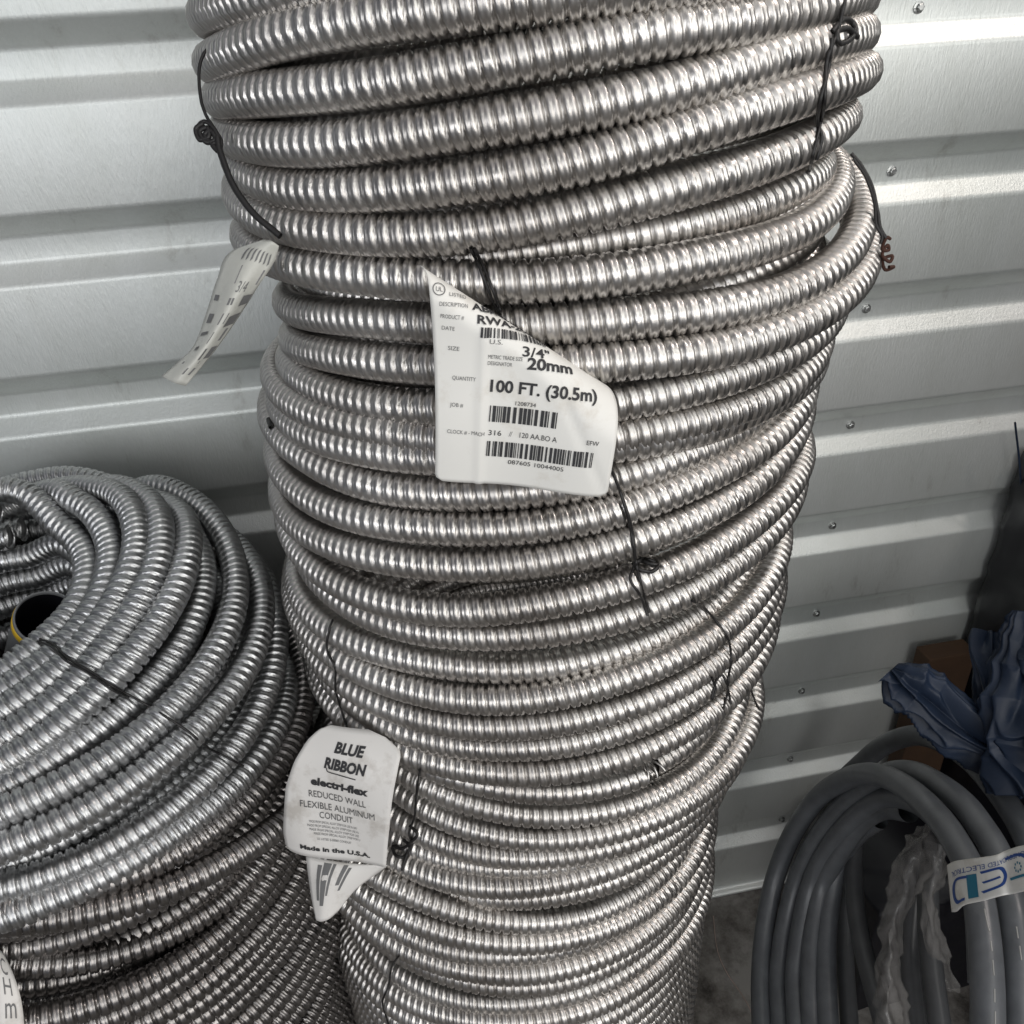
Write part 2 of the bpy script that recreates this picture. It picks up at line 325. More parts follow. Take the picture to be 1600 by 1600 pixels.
def fill(r, n, step=.026, fade=.8, dx=0):
    out = []; r = list(r)
    for k in range(n):
        r = [r[0] + dx, r[1], r[2], r[3] - step, r[4] * fade, r[5] * fade, r[6] * fade, r[7] * fade]; out.append(tuple(r))
    return out
G1 = 'conduit coils of the tall central stack'; G2 = 'conduit coils of the low left stack'
CO, TU = {}, {}
def arc(p, a0, a1, dR=0, dz=0, n=90):
    a = np.radians(np.linspace(a0, a1, n)); cx, cy, R_, z0, a1_, b1, a2, b2 = p
    return np.stack([cx + (R_ + dR) * np.cos(a), cy + (R_ + dR) * np.sin(a), z0 + dz + a1_ * np.cos(a) + b1 * np.sin(a) + a2 * np.cos(2*a) + b2 * np.sin(2*a)], 1)
d6 = ROWS['D'][5]
# the cut end: the hose stops short, its last turns of strip sprung open, the next turn starts just behind it
cut_end = [ridged(arc(d6, 180, 285), .0124, 14, 8), ridged(arc(d6, 289, 352, -.004, .003), .0124, 14, 8), tube(arc(d6, 180.5, 284.6), .0095, 10),
           tube(arc(d6, 289.4, 351, -.004, .003), .0090, 10)]
for k_ in range(3):
    m_ = arc(d6, 285.6 + k_ * 1.1, 286.6 + k_ * 1.1, .002 * k_, .001 * k_, 2); q_ = np.linspace(.3 * k_, 5.6 - .7 * k_, 40); t_ = m_[1] - m_[0]; t_ /= np.linalg.norm(t_)
    u_ = np.cross(t_, [0, 0, 1]); u_ /= np.linalg.norm(u_); w_ = np.cross(u_, t_); rr = .0118 - .0006 * k_
    cut_end.append(tube(m_[0] + rr * np.cos(q_)[:, None] * u_ + rr * np.sin(q_)[:, None] * w_ + t_ * (q_ * .0011)[:, None] + t_ * (.004 * np.cos(q_) * (k_ - .6))[:, None], .0013, 6))
A = ROWS['A']; a0 = A[0]
topA = [(a0[0] + .004, a0[1], a0[2] + .001, a0[3] + .0262 * k, a0[4], a0[5], 0, 0) for k in (3, 2, 1)]
CO['a'], TU['a'] = coil('a', topA + A, 'topmost bright aluminium conduit coil of the tall stack, above the 100 FT. label', M_ALU, inner=inner_of(topA + A), group=G1, R=.0136)
CO['b'], TU['b'] = coil('b', ROWS['B'], 'aluminium conduit coil second from the top of the tall stack, behind the 100 FT. label', M_ALU, inner=inner_of(ROWS['B']), group=G1, R=.0136)
CO['c'], TU['c'] = coil('c', ROWS['C'], 'third aluminium conduit coil from the top of the tall stack, under the 100 FT. label', M_ALU, inner=inner_of(ROWS['C']), group=G1, R=.0134)
CO['d'], TU['d'] = coil('d', ROWS['D'][:5], 'fourth conduit coil from the top of the tall stack, its cut end showing', M_ALU, inner=inner_of(ROWS['D'][:5]), group=G1, extra=cut_end)
CO['e'], TU['e'] = coil('e', ROWS['E'], 'fifth conduit coil from the top of the tall stack, right of the rounded tag', M_ALU, inner=inner_of(ROWS['E']), group=G1)
CO['f'], TU['f'] = coil('f', ROWS['F'], 'sixth conduit coil from the top of the tall stack, just below the rounded tag', M_ALU, inner=inner_of(ROWS['F']), group=G1)
g = ROWS['G']; lowg = fill(g[-1], 25, .0262)
CO['g'], TU['g'] = coil('g', g + lowg[:4], 'lowest conduit coil of the tall stack, at the bottom edge of the photo', M_ALU, inner=inner_of(g + lowg[:4]), low=lowg[4:] , group=G1)
H = ROWS['H']; hc = (-.425, -.308)
innerH = [(hc[0], hc[1], .103, -.503, 0, .03, 0, 0), (hc[0], hc[1], .104, -.530, 0, .03, 0, 0), (hc[0], hc[1], .104, -.557, 0, .03, 0, 0), (hc[0], hc[1], .104, -.584, 0, .03, 0, 0), (hc[0], hc[1], .104, -.611, 0, .02, 0, 0)]
fillH = [(hc[0], hc[1], .135, -.512, 0, .03, 0, 0), (hc[0], hc[1], .162, -.525, 0, .025, 0, 0), (hc[0], hc[1], .19, -.54, 0, .02, 0, 0), (hc[0], hc[1], .215, -.565, 0, .015, 0, 0), (hc[0], hc[1], .222, -.595, 0, .01, 0, 0), (hc[0], hc[1], .225, -.625, 0, 0, 0, 0)]
CO['h'], TU['h'] = coil('h', H, 'galvanised steel conduit coil lying on top of the left stack around a grey pipe end', M_STEEL, inner=innerH, low=fillH, group=G2, R=.0140)
I = ROWS['I']; I = I + fill(I[-1], 3, .0262)
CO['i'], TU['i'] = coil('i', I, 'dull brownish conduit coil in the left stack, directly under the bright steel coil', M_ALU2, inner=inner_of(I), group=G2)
J = ROWS['J'][:2]; J = [tuple(J[0])] + [tuple(J[1])] + fill(J[1], 3, .0262)
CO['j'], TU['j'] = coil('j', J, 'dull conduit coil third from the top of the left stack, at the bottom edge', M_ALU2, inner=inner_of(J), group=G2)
K = ROWS['J'][2]; K = (-.425, -.300, .252, -1.06, -.01, .01, 0, 0)
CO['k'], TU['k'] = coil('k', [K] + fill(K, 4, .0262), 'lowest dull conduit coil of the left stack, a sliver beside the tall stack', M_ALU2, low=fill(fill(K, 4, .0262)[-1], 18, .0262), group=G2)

# ------------------------------------------------------------------ right side of the wall
def box(name, lo, hi, mat, parent=None, bev=.004):
    x0, y0, z0 = lo; x1, y1, z1 = hi
    V = [(x0, y0, z0), (x1, y0, z0), (x1, y1, z0), (x0, y1, z0), (x0, y0, z1), (x1, y0, z1), (x1, y1, z1), (x0, y1, z1)]
    o = mesh_py(name, V, [(0, 3, 2, 1), (4, 5, 6, 7), (0, 1, 5, 4), (1, 2, 6, 5), (2, 3, 7, 6), (3, 0, 4, 7)], mat, parent)
    b = o.modifiers.new('bevel', 'BEVEL'); b.width = bev; b.segments = 2; return o
def crease(p, k):
    """sharp folds of crumpled film"""
    v = Vector(p) * k; a = 1 - abs(noise.noise(v)) * 2; b = 1 - abs(noise.noise(v * 2.3 + Vector((5, 1, 3)))) * 2
    return a * .65 + b * .35 - .55
# tall black film covered roll, only its left edge in the frame; also builds the added dark blocks
def draped_block(name, lo, hi, mat, label, cat):
    e = label if not isinstance(label, str) else empty(name, (lo[0], lo[1], lo[2]), label, cat); V, F = [], []
    x0, y0, z0 = lo; x1, y1, z1 = hi; n = 26; ring = []
    for k in range(n * 4):
        s = k % n / n; q = k // n
        ring.append([(x0 + (x1 - x0) * s, y0), (x1, y0 + (y1 - y0) * s), (x1 - (x1 - x0) * s, y1), (x0, y1 - (y1 - y0) * s)][q])
    L = 60; m_ = len(ring); cx, cy = (x0 + x1) / 2, (y0 + y1) / 2
    for i in range(L + 1):
        z = z0 + (z1 - z0) * i / L; sh = 1.0 if i < L else .985
        for (x, y) in ring:
            c = crease((x, y, z * .6), 9) * .012; dx, dy = x - cx, y - cy; l = math.hypot(dx, dy)
            V.append((cx + dx * sh - abs(c) * dx / l, cy + dy * sh - abs(c) * dy / l, z))
    for i in range(L):
        for k in range(m_): F.append((i * m_ + k, i * m_ + (k + 1) % m_, (i + 1) * m_ + (k + 1) % m_, (i + 1) * m_ + k))
    F.append(tuple(L * m_ + k for k in range(m_)))
    return e, mesh_py('cover_or_shade_block', V, F, mat, e, True)
blk, _ = draped_block('wrapped_bale', (.975, -.32, FLOOR), (1.5, -.012, -.655), M_BLACK, 'black film wrapped bale standing against the wall at the right edge', 'bale')  # real bale, its left side pushed in to stand for the wall shadow
draped_block('', (1.03, -1.25, FLOOR), (1.6, -.33, -.02), M_BLACK, blk, '')  # added block out of view, only there to darken the right wall
draped_block('', (.70, -.29, FLOOR), (.965, -.075, -1.38), M_BLACK, blk, '')  # added black block, stands for the shade behind the hose loops
for p_ in ([(0.9336, -0.0300, -0.5943), (0.9701, -0.0300, -0.6887), (1.0166, -0.0300, -0.8309), (1.0692, -0.0300, -0.9914)],):
    V_, Q_ = tube(smooth_path(p_, 8), .0016, 6); mesh_np('blue_seam', V_, Q_, M_BAG, blk)

bx = empty('cardboard_box', (.92, -.07, FLOOR), 'plain brown cardboard box with a yellow smear, behind the grey hose coil', 'box')
box('carton', (.872, -.058, FLOOR), (.965, -.018, -1.035), M_BOX, bx, .003)
yp = [(0.9853, -0.0595, -1.3360), (0.9982, -0.0595, -1.3319), (1.0150, -0.0595, -1.3488), (1.0329, -0.0595, -1.3588), (1.0436, -0.0595, -1.3838), (1.0356, -0.0595, -1.3968), (1.0178, -0.0595, -1.3941), (1.0089, -0.0595, -1.3694), (0.9950, -0.0595, -1.3585)]
mesh_py('paint_smear', yp, [tuple(range(len(yp)))], M_DYEL, bx)

# ------------------------------------------------------------------ smooth grey hose coil
gh = empty('hose_coil', (.62, -.35, -1.6), 'smooth grey jacketed conduit coil leaning upright beside the tall stack, held by a printed band', 'hose coil')
GH = [[(0.4132, -0.4672, -1.4314), (0.4434, -0.3912, -1.4265), (0.4718, -0.3244, -1.4168), (0.5040, -0.2635, -1.3882), (0.5394, -0.2140, -1.3366), (0.5735, -0.1901, -1.2589), (0.6012, -0.1985, -1.1633), (0.6145, -0.2354, -1.0790), (0.6179, -0.2772, -1.0193), (0.6143, -0.3277, -0.9715), (0.6046, -0.3877, -0.9313), (0.5909, -0.4498, -0.9011), (0.5768, -0.5008, -0.8853), (0.5620, -0.5456, -0.8786), (0.5453, -0.5836, -0.8860), (0.5253, -0.6234, -0.9013), (0.5023, -0.6643, -0.9249), (0.4797, -0.6995, -0.9539)],
      [(0.4398, -0.4749, -1.4263), (0.4694, -0.4023, -1.4155), (0.4966, -0.3369, -1.4042), (0.5287, -0.2829, -1.3661), (0.5638, -0.2421, -1.3047), (0.5948, -0.2279, -1.2265), (0.6213, -0.2395, -1.1343), (0.6369, -0.2675, -1.0573), (0.6444, -0.2914, -1.0094), (0.6456, -0.3313, -0.9638), (0.6397, -0.3834, -0.9269), (0.6306, -0.4370, -0.8987), (0.6193, -0.4832, -0.8852), (0.6079, -0.5226, -0.8793), (0.5896, -0.5704, -0.8857), (0.5741, -0.6038, -0.8984), (0.5403, -0.6664, -0.9361), (0.5185, -0.7022, -0.9651)],
      [(0.4570, -0.4875, -1.4065), (0.4859, -0.4179, -1.3920), (0.5125, -0.3555, -1.3777), (0.5437, -0.3037, -1.3387), (0.5778, -0.2621, -1.2810), (0.6058, -0.2526, -1.2077), (0.6298, -0.2667, -1.1221), (0.6424, -0.2984, -1.0529), (0.6427, -0.3517, -0.9988), (0.6345, -0.4088, -0.9670), (0.6212, -0.4653, -0.9518), (0.6087, -0.5039, -0.9513), (0.5922, -0.5440, -0.9617), (0.5636, -0.6001, -0.9922)],
      [(0.4738, -0.4960, -1.3954), (0.5022, -0.4287, -1.3778), (0.5285, -0.3702, -1.3581), (0.5582, -0.3148, -1.3263), (0.5886, -0.2732, -1.2787), (0.6109, -0.2655, -1.2213), (0.6348, -0.2669, -1.1505), (0.6480, -0.2907, -1.0893), (0.6505, -0.3386, -1.0367)],
      [(0.4947, -0.5049, -1.3852), (0.5220, -0.4386, -1.3666), (0.5527, -0.3686, -1.3429), (0.5818, -0.3124, -1.3116), (0.6077, -0.2741, -1.2732), (0.6287, -0.2547, -1.2310), (0.6446, -0.2593, -1.1814), (0.6570, -0.2779, -1.1294)],
      [(0.7064, -0.1181, -1.2340), (0.7198, -0.1318, -1.1852), (0.7372, -0.1542, -1.1183), (0.7472, -0.1874, -1.0642), (0.7507, -0.2216, -1.0283), (0.7490, -0.2703, -0.9966), (0.7434, -0.3262, -0.9722), (0.7357, -0.3728, -0.9616), (0.7277, -0.4151, -0.9561), (0.7187, -0.4547, -0.9558), (0.7049, -0.5018, -0.9647), (0.6831, -0.5570, -0.9905)]]
parts = [tube(smooth_path(p_, 14), .0162, 24) for p_ in GH]
V_, Q_ = join(parts); mesh_np('hose', V_, Q_, M_PVC, gh)
GI = [[(0.5539, -0.5203, -1.2717), (0.5635, -0.4859, -1.2718), (0.5792, -0.4304, -1.2725), (0.5963, -0.3745, -1.2707), (0.6165, -0.3200, -1.2604), (0.6395, -0.2685, -1.2404), (0.6585, -0.2344, -1.2167), (0.6632, -0.2342, -1.2037)],
      [(0.5660, -0.5718, -1.2708), (0.5894, -0.5152, -1.2462), (0.6149, -0.4539, -1.2205), (0.6350, -0.4163, -1.1937), (0.6573, -0.3825, -1.1589), (0.6761, -0.3649, -1.1217)],
      [(0.5673, -0.6030, -1.2033), (0.5890, -0.5486, -1.1819), (0.6129, -0.4896, -1.1594), (0.6403, -0.4300, -1.1290), (0.6611, -0.3936, -1.1001), (0.6788, -0.3740, -1.0673)],
      [(0.5867, -0.5679, -1.2887), (0.6117, -0.5151, -1.2552), (0.6364, -0.4536, -1.2286), (0.6555, -0.4141, -1.2039)],
      [(0.5528, -0.4802, -1.4651), (0.5810, -0.4160, -1.4335), (0.6105, -0.3441, -1.4051), (0.6387, -0.2847, -1.3724), (0.6642, -0.2417, -1.3359)]]
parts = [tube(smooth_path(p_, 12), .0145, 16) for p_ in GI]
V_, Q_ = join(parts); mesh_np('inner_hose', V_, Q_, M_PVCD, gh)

for p_ in [[(0.5403, -0.5863, -0.8634), (0.5349, -0.5983, -0.8657), (0.5307, -0.6082, -0.8667)], [(0.5270, -0.6158, -0.8689), (0.5249, -0.6201, -0.8703), (0.5229, -0.6243, -0.8717)], [(0.5192, -0.6312, -0.8747), (0.5161, -0.6371, -0.8771), (0.5131, -0.6429, -0.8795)], [(0.5078, -0.6526, -0.8844), (0.5051, -0.6572, -0.8872), (0.5025, -0.6617, -0.8900)], [(0.4990, -0.6682, -0.8928), (0.4953, -0.6745, -0.8967), (0.4916, -0.6808, -0.9006)], [(0.5686, -0.6033, -0.8780), (0.5663, -0.6082, -0.8797), (0.5640, -0.6131, -0.8813)], [(0.5611, -0.6196, -0.8835), (0.5583, -0.6253, -0.8858), (0.5556, -0.6309, -0.8880)]]:                                  # worn white lettering on the jacket
    V_, Q_ = tube(smooth_path(p_, 4), .0008, 6); mesh_np('jacket_print', V_, Q_, M_MARK, gh)

# ------------------------------------------------------------------ sheets: labels, bands and film
class Sheet:
    """a smooth surface through a grid of points; at(u, v, off) gives a point on it, off metres to its front"""
    def __init__(self, grid, refine=8):
        g = [smooth_path(r, refine) for r in grid]; g = np.array(g); g = np.array([smooth_path(g[:, k], refine) for k in range(g.shape[1])]).transpose(1, 0, 2)
        self.g = g; du = np.gradient(g, axis=1); dv = np.gradient(g, axis=0); n = np.cross(du, dv); n /= np.linalg.norm(n, axis=2)[..., None] + 1e-12
        c = np.array([0, -1.02, -.04]) - g[g.shape[0] // 2, g.shape[1] // 2]; s = np.sign((n[g.shape[0] // 2, g.shape[1] // 2] * c).sum()); self.n = n * s
    def at(self, u, v, off=0):
        h, w_ = self.g.shape[:2]; x = min(max(u, 0), 1) * (w_ - 1); y = min(max(v, 0), 1) * (h - 1); i, j = min(int(y), h - 2), min(int(x), w_ - 2); a, b = y - i, x - j
        f_ = lambda G: (G[i, j] * (1 - b) + G[i, j+1] * b) * (1 - a) + (G[i+1, j] * (1 - b) + G[i+1, j+1] * b) * a
        return tuple(f_(self.g) + f_(self.n) * off)
    def mesh(self, name, mat, parent=None, thick=.0003):
        h, w_ = self.g.shape[:2]; i = np.arange(h - 1)[:, None] * w_; j = np.arange(w_ - 1)[None]
        Q = np.stack([i + j, i + j + 1, i + w_ + j + 1, i + w_ + j], -1).reshape(-1, 4)
        o = mesh_np(name, self.g.reshape(-1, 3), Q, mat, parent); m_ = o.modifiers.new('thickness', 'SOLIDIFY'); m_.thickness = thick; m_.offset = 0; return o
def text_shapes(s, size, bold=0, shear=0, xscale=1):
    c = bpy.data.curves.new('t', 'FONT'); c.body = s; c.size = size; c.offset = bold; c.shear = shear; c.resolution_u = 3
    o = bpy.data.objects.new('t', c); COL.objects.link(o); dg = bpy.context.evaluated_depsgraph_get(); dg.update()
    me = bpy.data.meshes.new_from_object(o.evaluated_get(dg)); V = [(v.co.x * xscale, v.co.y) for v in me.vertices]; F = [tuple(p.vertices) for p in me.polygons]
    bpy.data.objects.remove(o); bpy.data.curves.remove(c); bpy.data.meshes.remove(me); return V, F
class Print:
    """collects flat lettering and bars, then lays them on a surface"""
    def __init__(self): self.V, self.F = [], []
    def text(self, s, x, y, size, width=None, rot=0, bold=0, shear=0, slope=0, flip=1):
        V, F = text_shapes(s, size, bold, shear)
        if not V: return
        w0 = max(v[0] for v in V); k = width / w0 if width else 1; b = len(self.V); c, sn = math.cos(rot), math.sin(rot)
        for vx, vy in V:
            vx *= k; vy = vy * flip + slope * vx; self.V.append((x + vx * c - vy * sn, y + vx * sn + vy * c))
        self.F += [tuple(i + b for i in f) for f in F]
    def bar(self, x0, y0, x1, y1, n=4, slope=0):
        b = len(self.V)
        for k in range(n + 1):
            y = y0 + (y1 - y0) * k / n; self.V += [(x0, y + slope * x0), (x1, y + slope * x1)]
        for k in range(n): self.F.append((b + 2*k, b + 2*k + 1, b + 2*k + 3, b + 2*k + 2))
    def barcode(self, x0, y0, x1, y1, n, seed, slope=0, gap=.5):
        r = random.Random(seed); ws = [r.choice((1, 1, 2, 3)) * (gap if k % 2 else 1 - gap + .1) for k in range(2 * n + 1)]; t = sum(ws); x = x0
        for k, w_ in enumerate(ws):
            dx = (x1 - x0) * w_ / t
            if k % 2 == 0: self.bar(x, y0, x + dx, y1, 4, slope)
            x += dx
    def stroke(self, pts, w_, n=6):
        p = smooth_path([(a, b, 0) for a, b in pts], n)[:, :2] if len(pts) > 2 else np.array([np.array(pts[0]) * (1 - t) + np.array(pts[1]) * t for t in np.linspace(0, 1, 8)])
        T = np.gradient(p, axis=0); T /= np.linalg.norm(T, axis=1)[:, None]; nn = np.stack([-T[:, 1], T[:, 0]], 1) * w_ / 2; b = len(self.V)
        for a, q in zip(p, nn): self.V += [tuple(a + q), tuple(a - q)]
        for k in range(len(p) - 1): self.F.append((b + 2*k, b + 2*k + 1, b + 2*k + 3, b + 2*k + 2))
    def lay(self, name, fn, mat, parent): return mesh_py(name, [fn(*v) for v in self.V], self.F, mat, parent)

# --- printed sheet on the front of the tall stack: flat below, rolled back along a slanting fold above
BL, EX, EY, EN = (np.array(v) for v in ((0.01875, -0.55140, -0.28821), (0.96370, -0.22519, -0.14344), (0.15072, 0.01534, 0.98846), (-0.22039, -0.97419, 0.04873)))
LW, LH = .1126, .168
FD = np.array([.871, -.491]); FN = np.array([.491, .871]); F0 = np.array([-.0124, .128])
def sheet1(s, h, off=.0):
    q = np.array([s, h]) - F0; a = float(q @ FD); rad = .010 + .085 * max(a, 0.); d = float(q @ FN) + rad * .80
    wave = .0022 * math.sin(s * 70 + 1.2) * (1 - h / LH) + .0012 * math.sin(h * 55) + .0016 * math.exp(-((s - .0265 + .04 * (h - .05)) / .0022) ** 2) - .0010 * math.exp(-((s + h * .55 - .112) / .003) ** 2)
    if d <= 0: return tuple(BL + EX * s + EY * h + EN * (wave + off))
    th = d / rad; p = np.array([s, h]) - FN * d + FN * (rad + off) * math.sin(th)
    return tuple(BL + EX * p[0] + EY * p[1] + EN * (wave * math.exp(-th) + off * math.cos(th) - rad * (1 - math.cos(th))))
lab = empty('conduit_label', tuple(BL), 'large white label reading 100 FT. (30.5m), its top rolled back, on the tall stack', 'label')
nu, nv = 46, 70; V_, F_ = [], []; ok = {}
for j in range(nv + 1):
    for i in range(nu + 1):
        h = LH * j / nv; sl_ = -.0100 * (h / .128) ** 1.7; s = sl_ + (LW - sl_) * i / nu
        # rounded corners at the bottom
        r_ = .005
        if h < r_: 
            k_ = math.sqrt(max(r_ * r_ - (r_ - h) ** 2, 0)); lo_, hi_ = r_ - k_, LW - r_ + k_; s = lo_ + (hi_ - lo_) * i / nu
        q = np.array([s, h]) - F0; rad = .010 + .085 * max(float(q @ FD), 0); ok[(i, j)] = (float(q @ FN) + rad * .80) / rad < 2.2
        V_.append(sheet1(s, h))
for j in range(nv):
    for i in range(nu):
        if ok[(i, j)] and ok[(i+1, j)] and ok[(i, j+1)] and ok[(i+1, j+1)]:
            a = j * (nu + 1) + i; F_.append((a, a + 1, a + nu + 2, a + nu + 1))
o = mesh_py('paper_sheet', V_, F_, M_PAPER, lab, True); md = o.modifiers.new('thickness', 'SOLIDIFY'); md.thickness = .00035; md.offset = -1
pr = Print(); sl = 0
pr.barcode(.0318, .0205, .0995, .0310, 34, 3)
pr.text('087605 10044005', .046, .0158, .0042, .036)
pr.text('316', .0318, .0350, .0050, .0085); pr.text('//', .0450, .0350, .0050, .0022, shear=.2); pr.text('120 AA.BO A', .0510, .0350, .0050, .0245); pr.text('EFW', .0940, .0360, .0044, .0080)
pr.barcode(.0318, .0440, .0740, .0545, 17, 8)
pr.text('1208734', .0465, .0560, .0036, .0135)
pr.text('100 FT. (30.5m)', .0290, .0635, .0105, .0690, bold=.0003)
pr.text('20mm', .0520, .0795, .0098, .0300, bold=.0003)
pr.text('3/4"', .0480, .0870, .0088, .0190, bold=.00014)
pr.barcode(.0225, .0965, .0660, .1025, 26, 12)
pr.text('RWA-200', .0195, .1045, .0072, .0400, bold=.0002)
pr.text('ABR-075', .0170, .1125, .0072, .0340, bold=.0002)
pr.lay('printed_text', lambda a, b: sheet1(a, b, .0006), M_INK, lab)
pr = Print()
pr.text('CLOCK # - MACH', .0062, .0345, .0036, .0235); pr.text('JOB #', .0072, .0520, .0036, .0080); pr.text('QUANTITY', .0072, .0690, .0036, .0145)
pr.text('SIZE', .0035, .0870, .0036, .0070); pr.text('DESCRIPTION', -.003, .1130, .0034, .0170); pr.text('PRODUCT #', -.002, .1060, .0034, .0140); pr.text('U.S.', .0280, .0930, .0040, .0080)
pr.text('METRIC TRADE SIZE', .0280, .0840, .0034, .0210); pr.text('DESIGNATOR', .0280, .0800, .0034, .0150)
pr.text('DATE', -.001, .0990, .0034, .0080)
pr.stroke([(-.0035 + .0036 * math.cos(t), .1225 + .0036 * math.sin(t)) for t in np.linspace(0, 6.28, 12)], .0006); pr.text('UL', -.0056, .1210, .0042, .0042); pr.text('LISTED', .0025, .1190, .0036, .0110)
pr.lay('faint_print', lambda a, b: sheet1(a, b, .0006), M_GINK, lab)

# --- rounded tag lower left
B2, X2, Y2, N2 = (np.array(v) for v in ((-0.16295, -0.48637, -0.69698), (0.92906, -0.36970, -0.01325), (0.10027, 0.21718, 0.97097), (-0.35608, -0.90341, 0.23885)))
hs = [0, .004, .02, .045, .072, .100, .118, .127, .132]
lf = [.006, .001, .0, .004, .008, .018, .028, .037, .048]; rg = [.1033, .1036, .1055, .109, .112, .1165, .1185, .104, .085]
def sheet2(s, h, off=0):
    t = max(h - .085, 0); l_ = max(.03 - s, 0)
    return tuple(B2 + X2 * s + Y2 * h + N2 * (off - 9 * t * t - 5 * l_ * l_ + .0018 * math.sin(s * 60 + h * 30)))
tg = empty('hang_tag', sheet2(.05, .13), 'rounded white tag reading REDUCED WALL FLEXIBLE ALUMINUM CONDUIT, between the two stacks', 'tag')
V_, F_ = [], []; nu, nv = 24, 30
for j in range(nv + 1):
    h = .132 * j / nv; a, b = np.interp(h, hs, lf), np.interp(h, hs, rg)
    for i in range(nu + 1): V_.append(sheet2(a + (b - a) * i / nu, h))
for j in range(nv):
    for i in range(nu): a = j * (nu + 1) + i; F_.append((a, a + 1, a + nu + 2, a + nu + 1))
o = mesh_py('paper_sheet', V_, F_, M_PAPER2, tg, True); md = o.modifiers.new('thickness', 'SOLIDIFY'); md.thickness = .0004; md.offset = -1
pr = Print(); q_ = -.03
pr.text('BLUE', .0560, .1130, .0118, .0300, bold=.0005, shear=.25, slope=q_); pr.text('RIBBON', .0470, .0985, .0130, .0420, bold=.0006, shear=.25, slope=q_)
pr.stroke([(.0500, .0985), (.0515, .0950), (.0620, .0940), (.0790, .0925)], .0009)
pr.lay('heading_text', lambda a, b: sheet2(a, b, .0007), M_INK, tg); pr = Print()
pr.text('electri-flex', .0335, .0790, .0110, .0570, bold=.0005, shear=.1, slope=q_)
pr.lay('logo_text', lambda a, b: sheet2(a, b, .0007), M_INK, tg); pr = Print()
pr.text('Made in the U.S.A.', .0190, .0085, .0062, .0690, bold=.00025, slope=-.01)
pr.lay('printed_text', lambda a, b: sheet2(a, b, .0007), M_INK, tg)
pr = Print()
pr.text('REDUCED WALL', .0305, .0660, .0098, .0570, slope=q_); pr.text('FLEXIBLE ALUMINUM', .0215, .0545, .0098, .0740, slope=q_); pr.text('CONDUIT', .0400, .0440, .0098, .0330, slope=q_)
pr.lay('grey_print', lambda a, b: sheet2(a, b, .0007), plain('dark_grey_ink', (.10, .10, .10), .7, var=.1), tg)
pr = Print()
for k, (a, b) in enumerate(((.030, .047), (.028, .050), (.030, .048), (.034, .045))): pr.text('MADE FROM SPECIAL ALLOY STRIP FOR USE IN DRY LOCATIONS'[:44 - 3 * k], a, .0385 - .0042 * k, .0036, b, slope=q_)
pr.text('UL LISTED E-00000 CONDUIT', .037, .0205, .0034, .033, slope=q_)
pr.lay('fine_print', lambda a, b: sheet2(a, b, .0007), M_GINK, tg)
S = Sheet([[(-0.1439, -0.4857, -0.7110), (-0.1183, -0.4958, -0.7118), (-0.0946, -0.5016, -0.7157), (-0.0670, -0.5071, -0.7183)],
   [(-0.1443, -0.4964, -0.7292), (-0.1260, -0.5071, -0.7228), (-0.1052, -0.5079, -0.7251), (-0.0815, -0.5064, -0.7305)],
   [(-0.1439, -0.5086, -0.7495), (-0.1325, -0.5156, -0.7448), (-0.1205, -0.5153, -0.7451), (-0.1010, -0.5099, -0.7412)],
   [(-0.1425, -0.5177, -0.7646), (-0.1373, -0.5211, -0.7631), (-0.1297, -0.5212, -0.7614), (-0.1208, -0.5172, -0.7583)]], 5); S.mesh('folded_flap', M_PAPER2, tg)
pr = Print(); r_ = random.Random(5)
for x0, x1, y0, y1 in ((.16, .22, .10, .62), (.24, .34, .05, .70), (.36, .40, .05, .55), (.50, .56, .05, .42), (.58, .62, .10, .50)): pr.bar(x0, y0, x1, y1)
pr.lay('flap_barcode', lambda a, b: S.at(a, b, .0006), M_GINK, tg)

# --- thin film tag hanging off the left of the topmost coil
S3 = Sheet([[(-0.0695, -0.4604, -0.1467), (-0.0641, -0.4652, -0.1474), (-0.0603, -0.4642, -0.1508)],
   [(-0.0949, -0.4502, -0.1554), (-0.0775, -0.4662, -0.1544), (-0.0657, -0.4636, -0.1610)],
   [(-0.1053, -0.4579, -0.1709), (-0.0889, -0.4772, -0.1698), (-0.0771, -0.4691, -0.1730)],
   [(-0.1159, -0.4619, -0.1901), (-0.0999, -0.4828, -0.1858), (-0.0884, -0.4692, -0.1858)],
   [(-0.1267, -0.4709, -0.2079), (-0.1124, -0.4860, -0.2003), (-0.1024, -0.4758, -0.2004)],
   [(-0.1387, -0.4745, -0.2169), (-0.1255, -0.4894, -0.2132), (-0.1171, -0.4819, -0.2142)],
   [(-0.1508, -0.4771, -0.2243), (-0.1409, -0.4888, -0.2257), (-0.1345, -0.4881, -0.2290)]], 6); ft = empty('film_tag', S3.at(.5, 0), 'curled translucent tag with blotchy print, hanging off the left of the topmost coil', 'tag')
S3.mesh('film', M_FILM, ft)
pr = Print()
for x0, y0, x1, y1 in ((.42, .235, .92, .33), (.10, .40, .2, .43), (.45, .41, .56, .45), (.74, .40, .95, .47), (.12, .50, .24, .55), (.46, .50, .6, .57), (.66, .53, .93, .60), (.10, .60, .3, .62), (.5, .62, .86, .70), (.2, .70, .3, .73), (.58, .74, .92, .82), (.20, .83, .7, .85), (.5, .88, .75, .93)):
    pr.bar(x0, y0, x1, y1)
for k in range(7): pr.stroke([(.30 + .09 * k, .115), (.36 + .09 * k, .20)], .028)
pr.text('3/4', .50, .375, .09, .22, flip=-1); 
pr.lay('printed_text', lambda a, b: S3.at(a, b, .0006), M_GINK, ft)

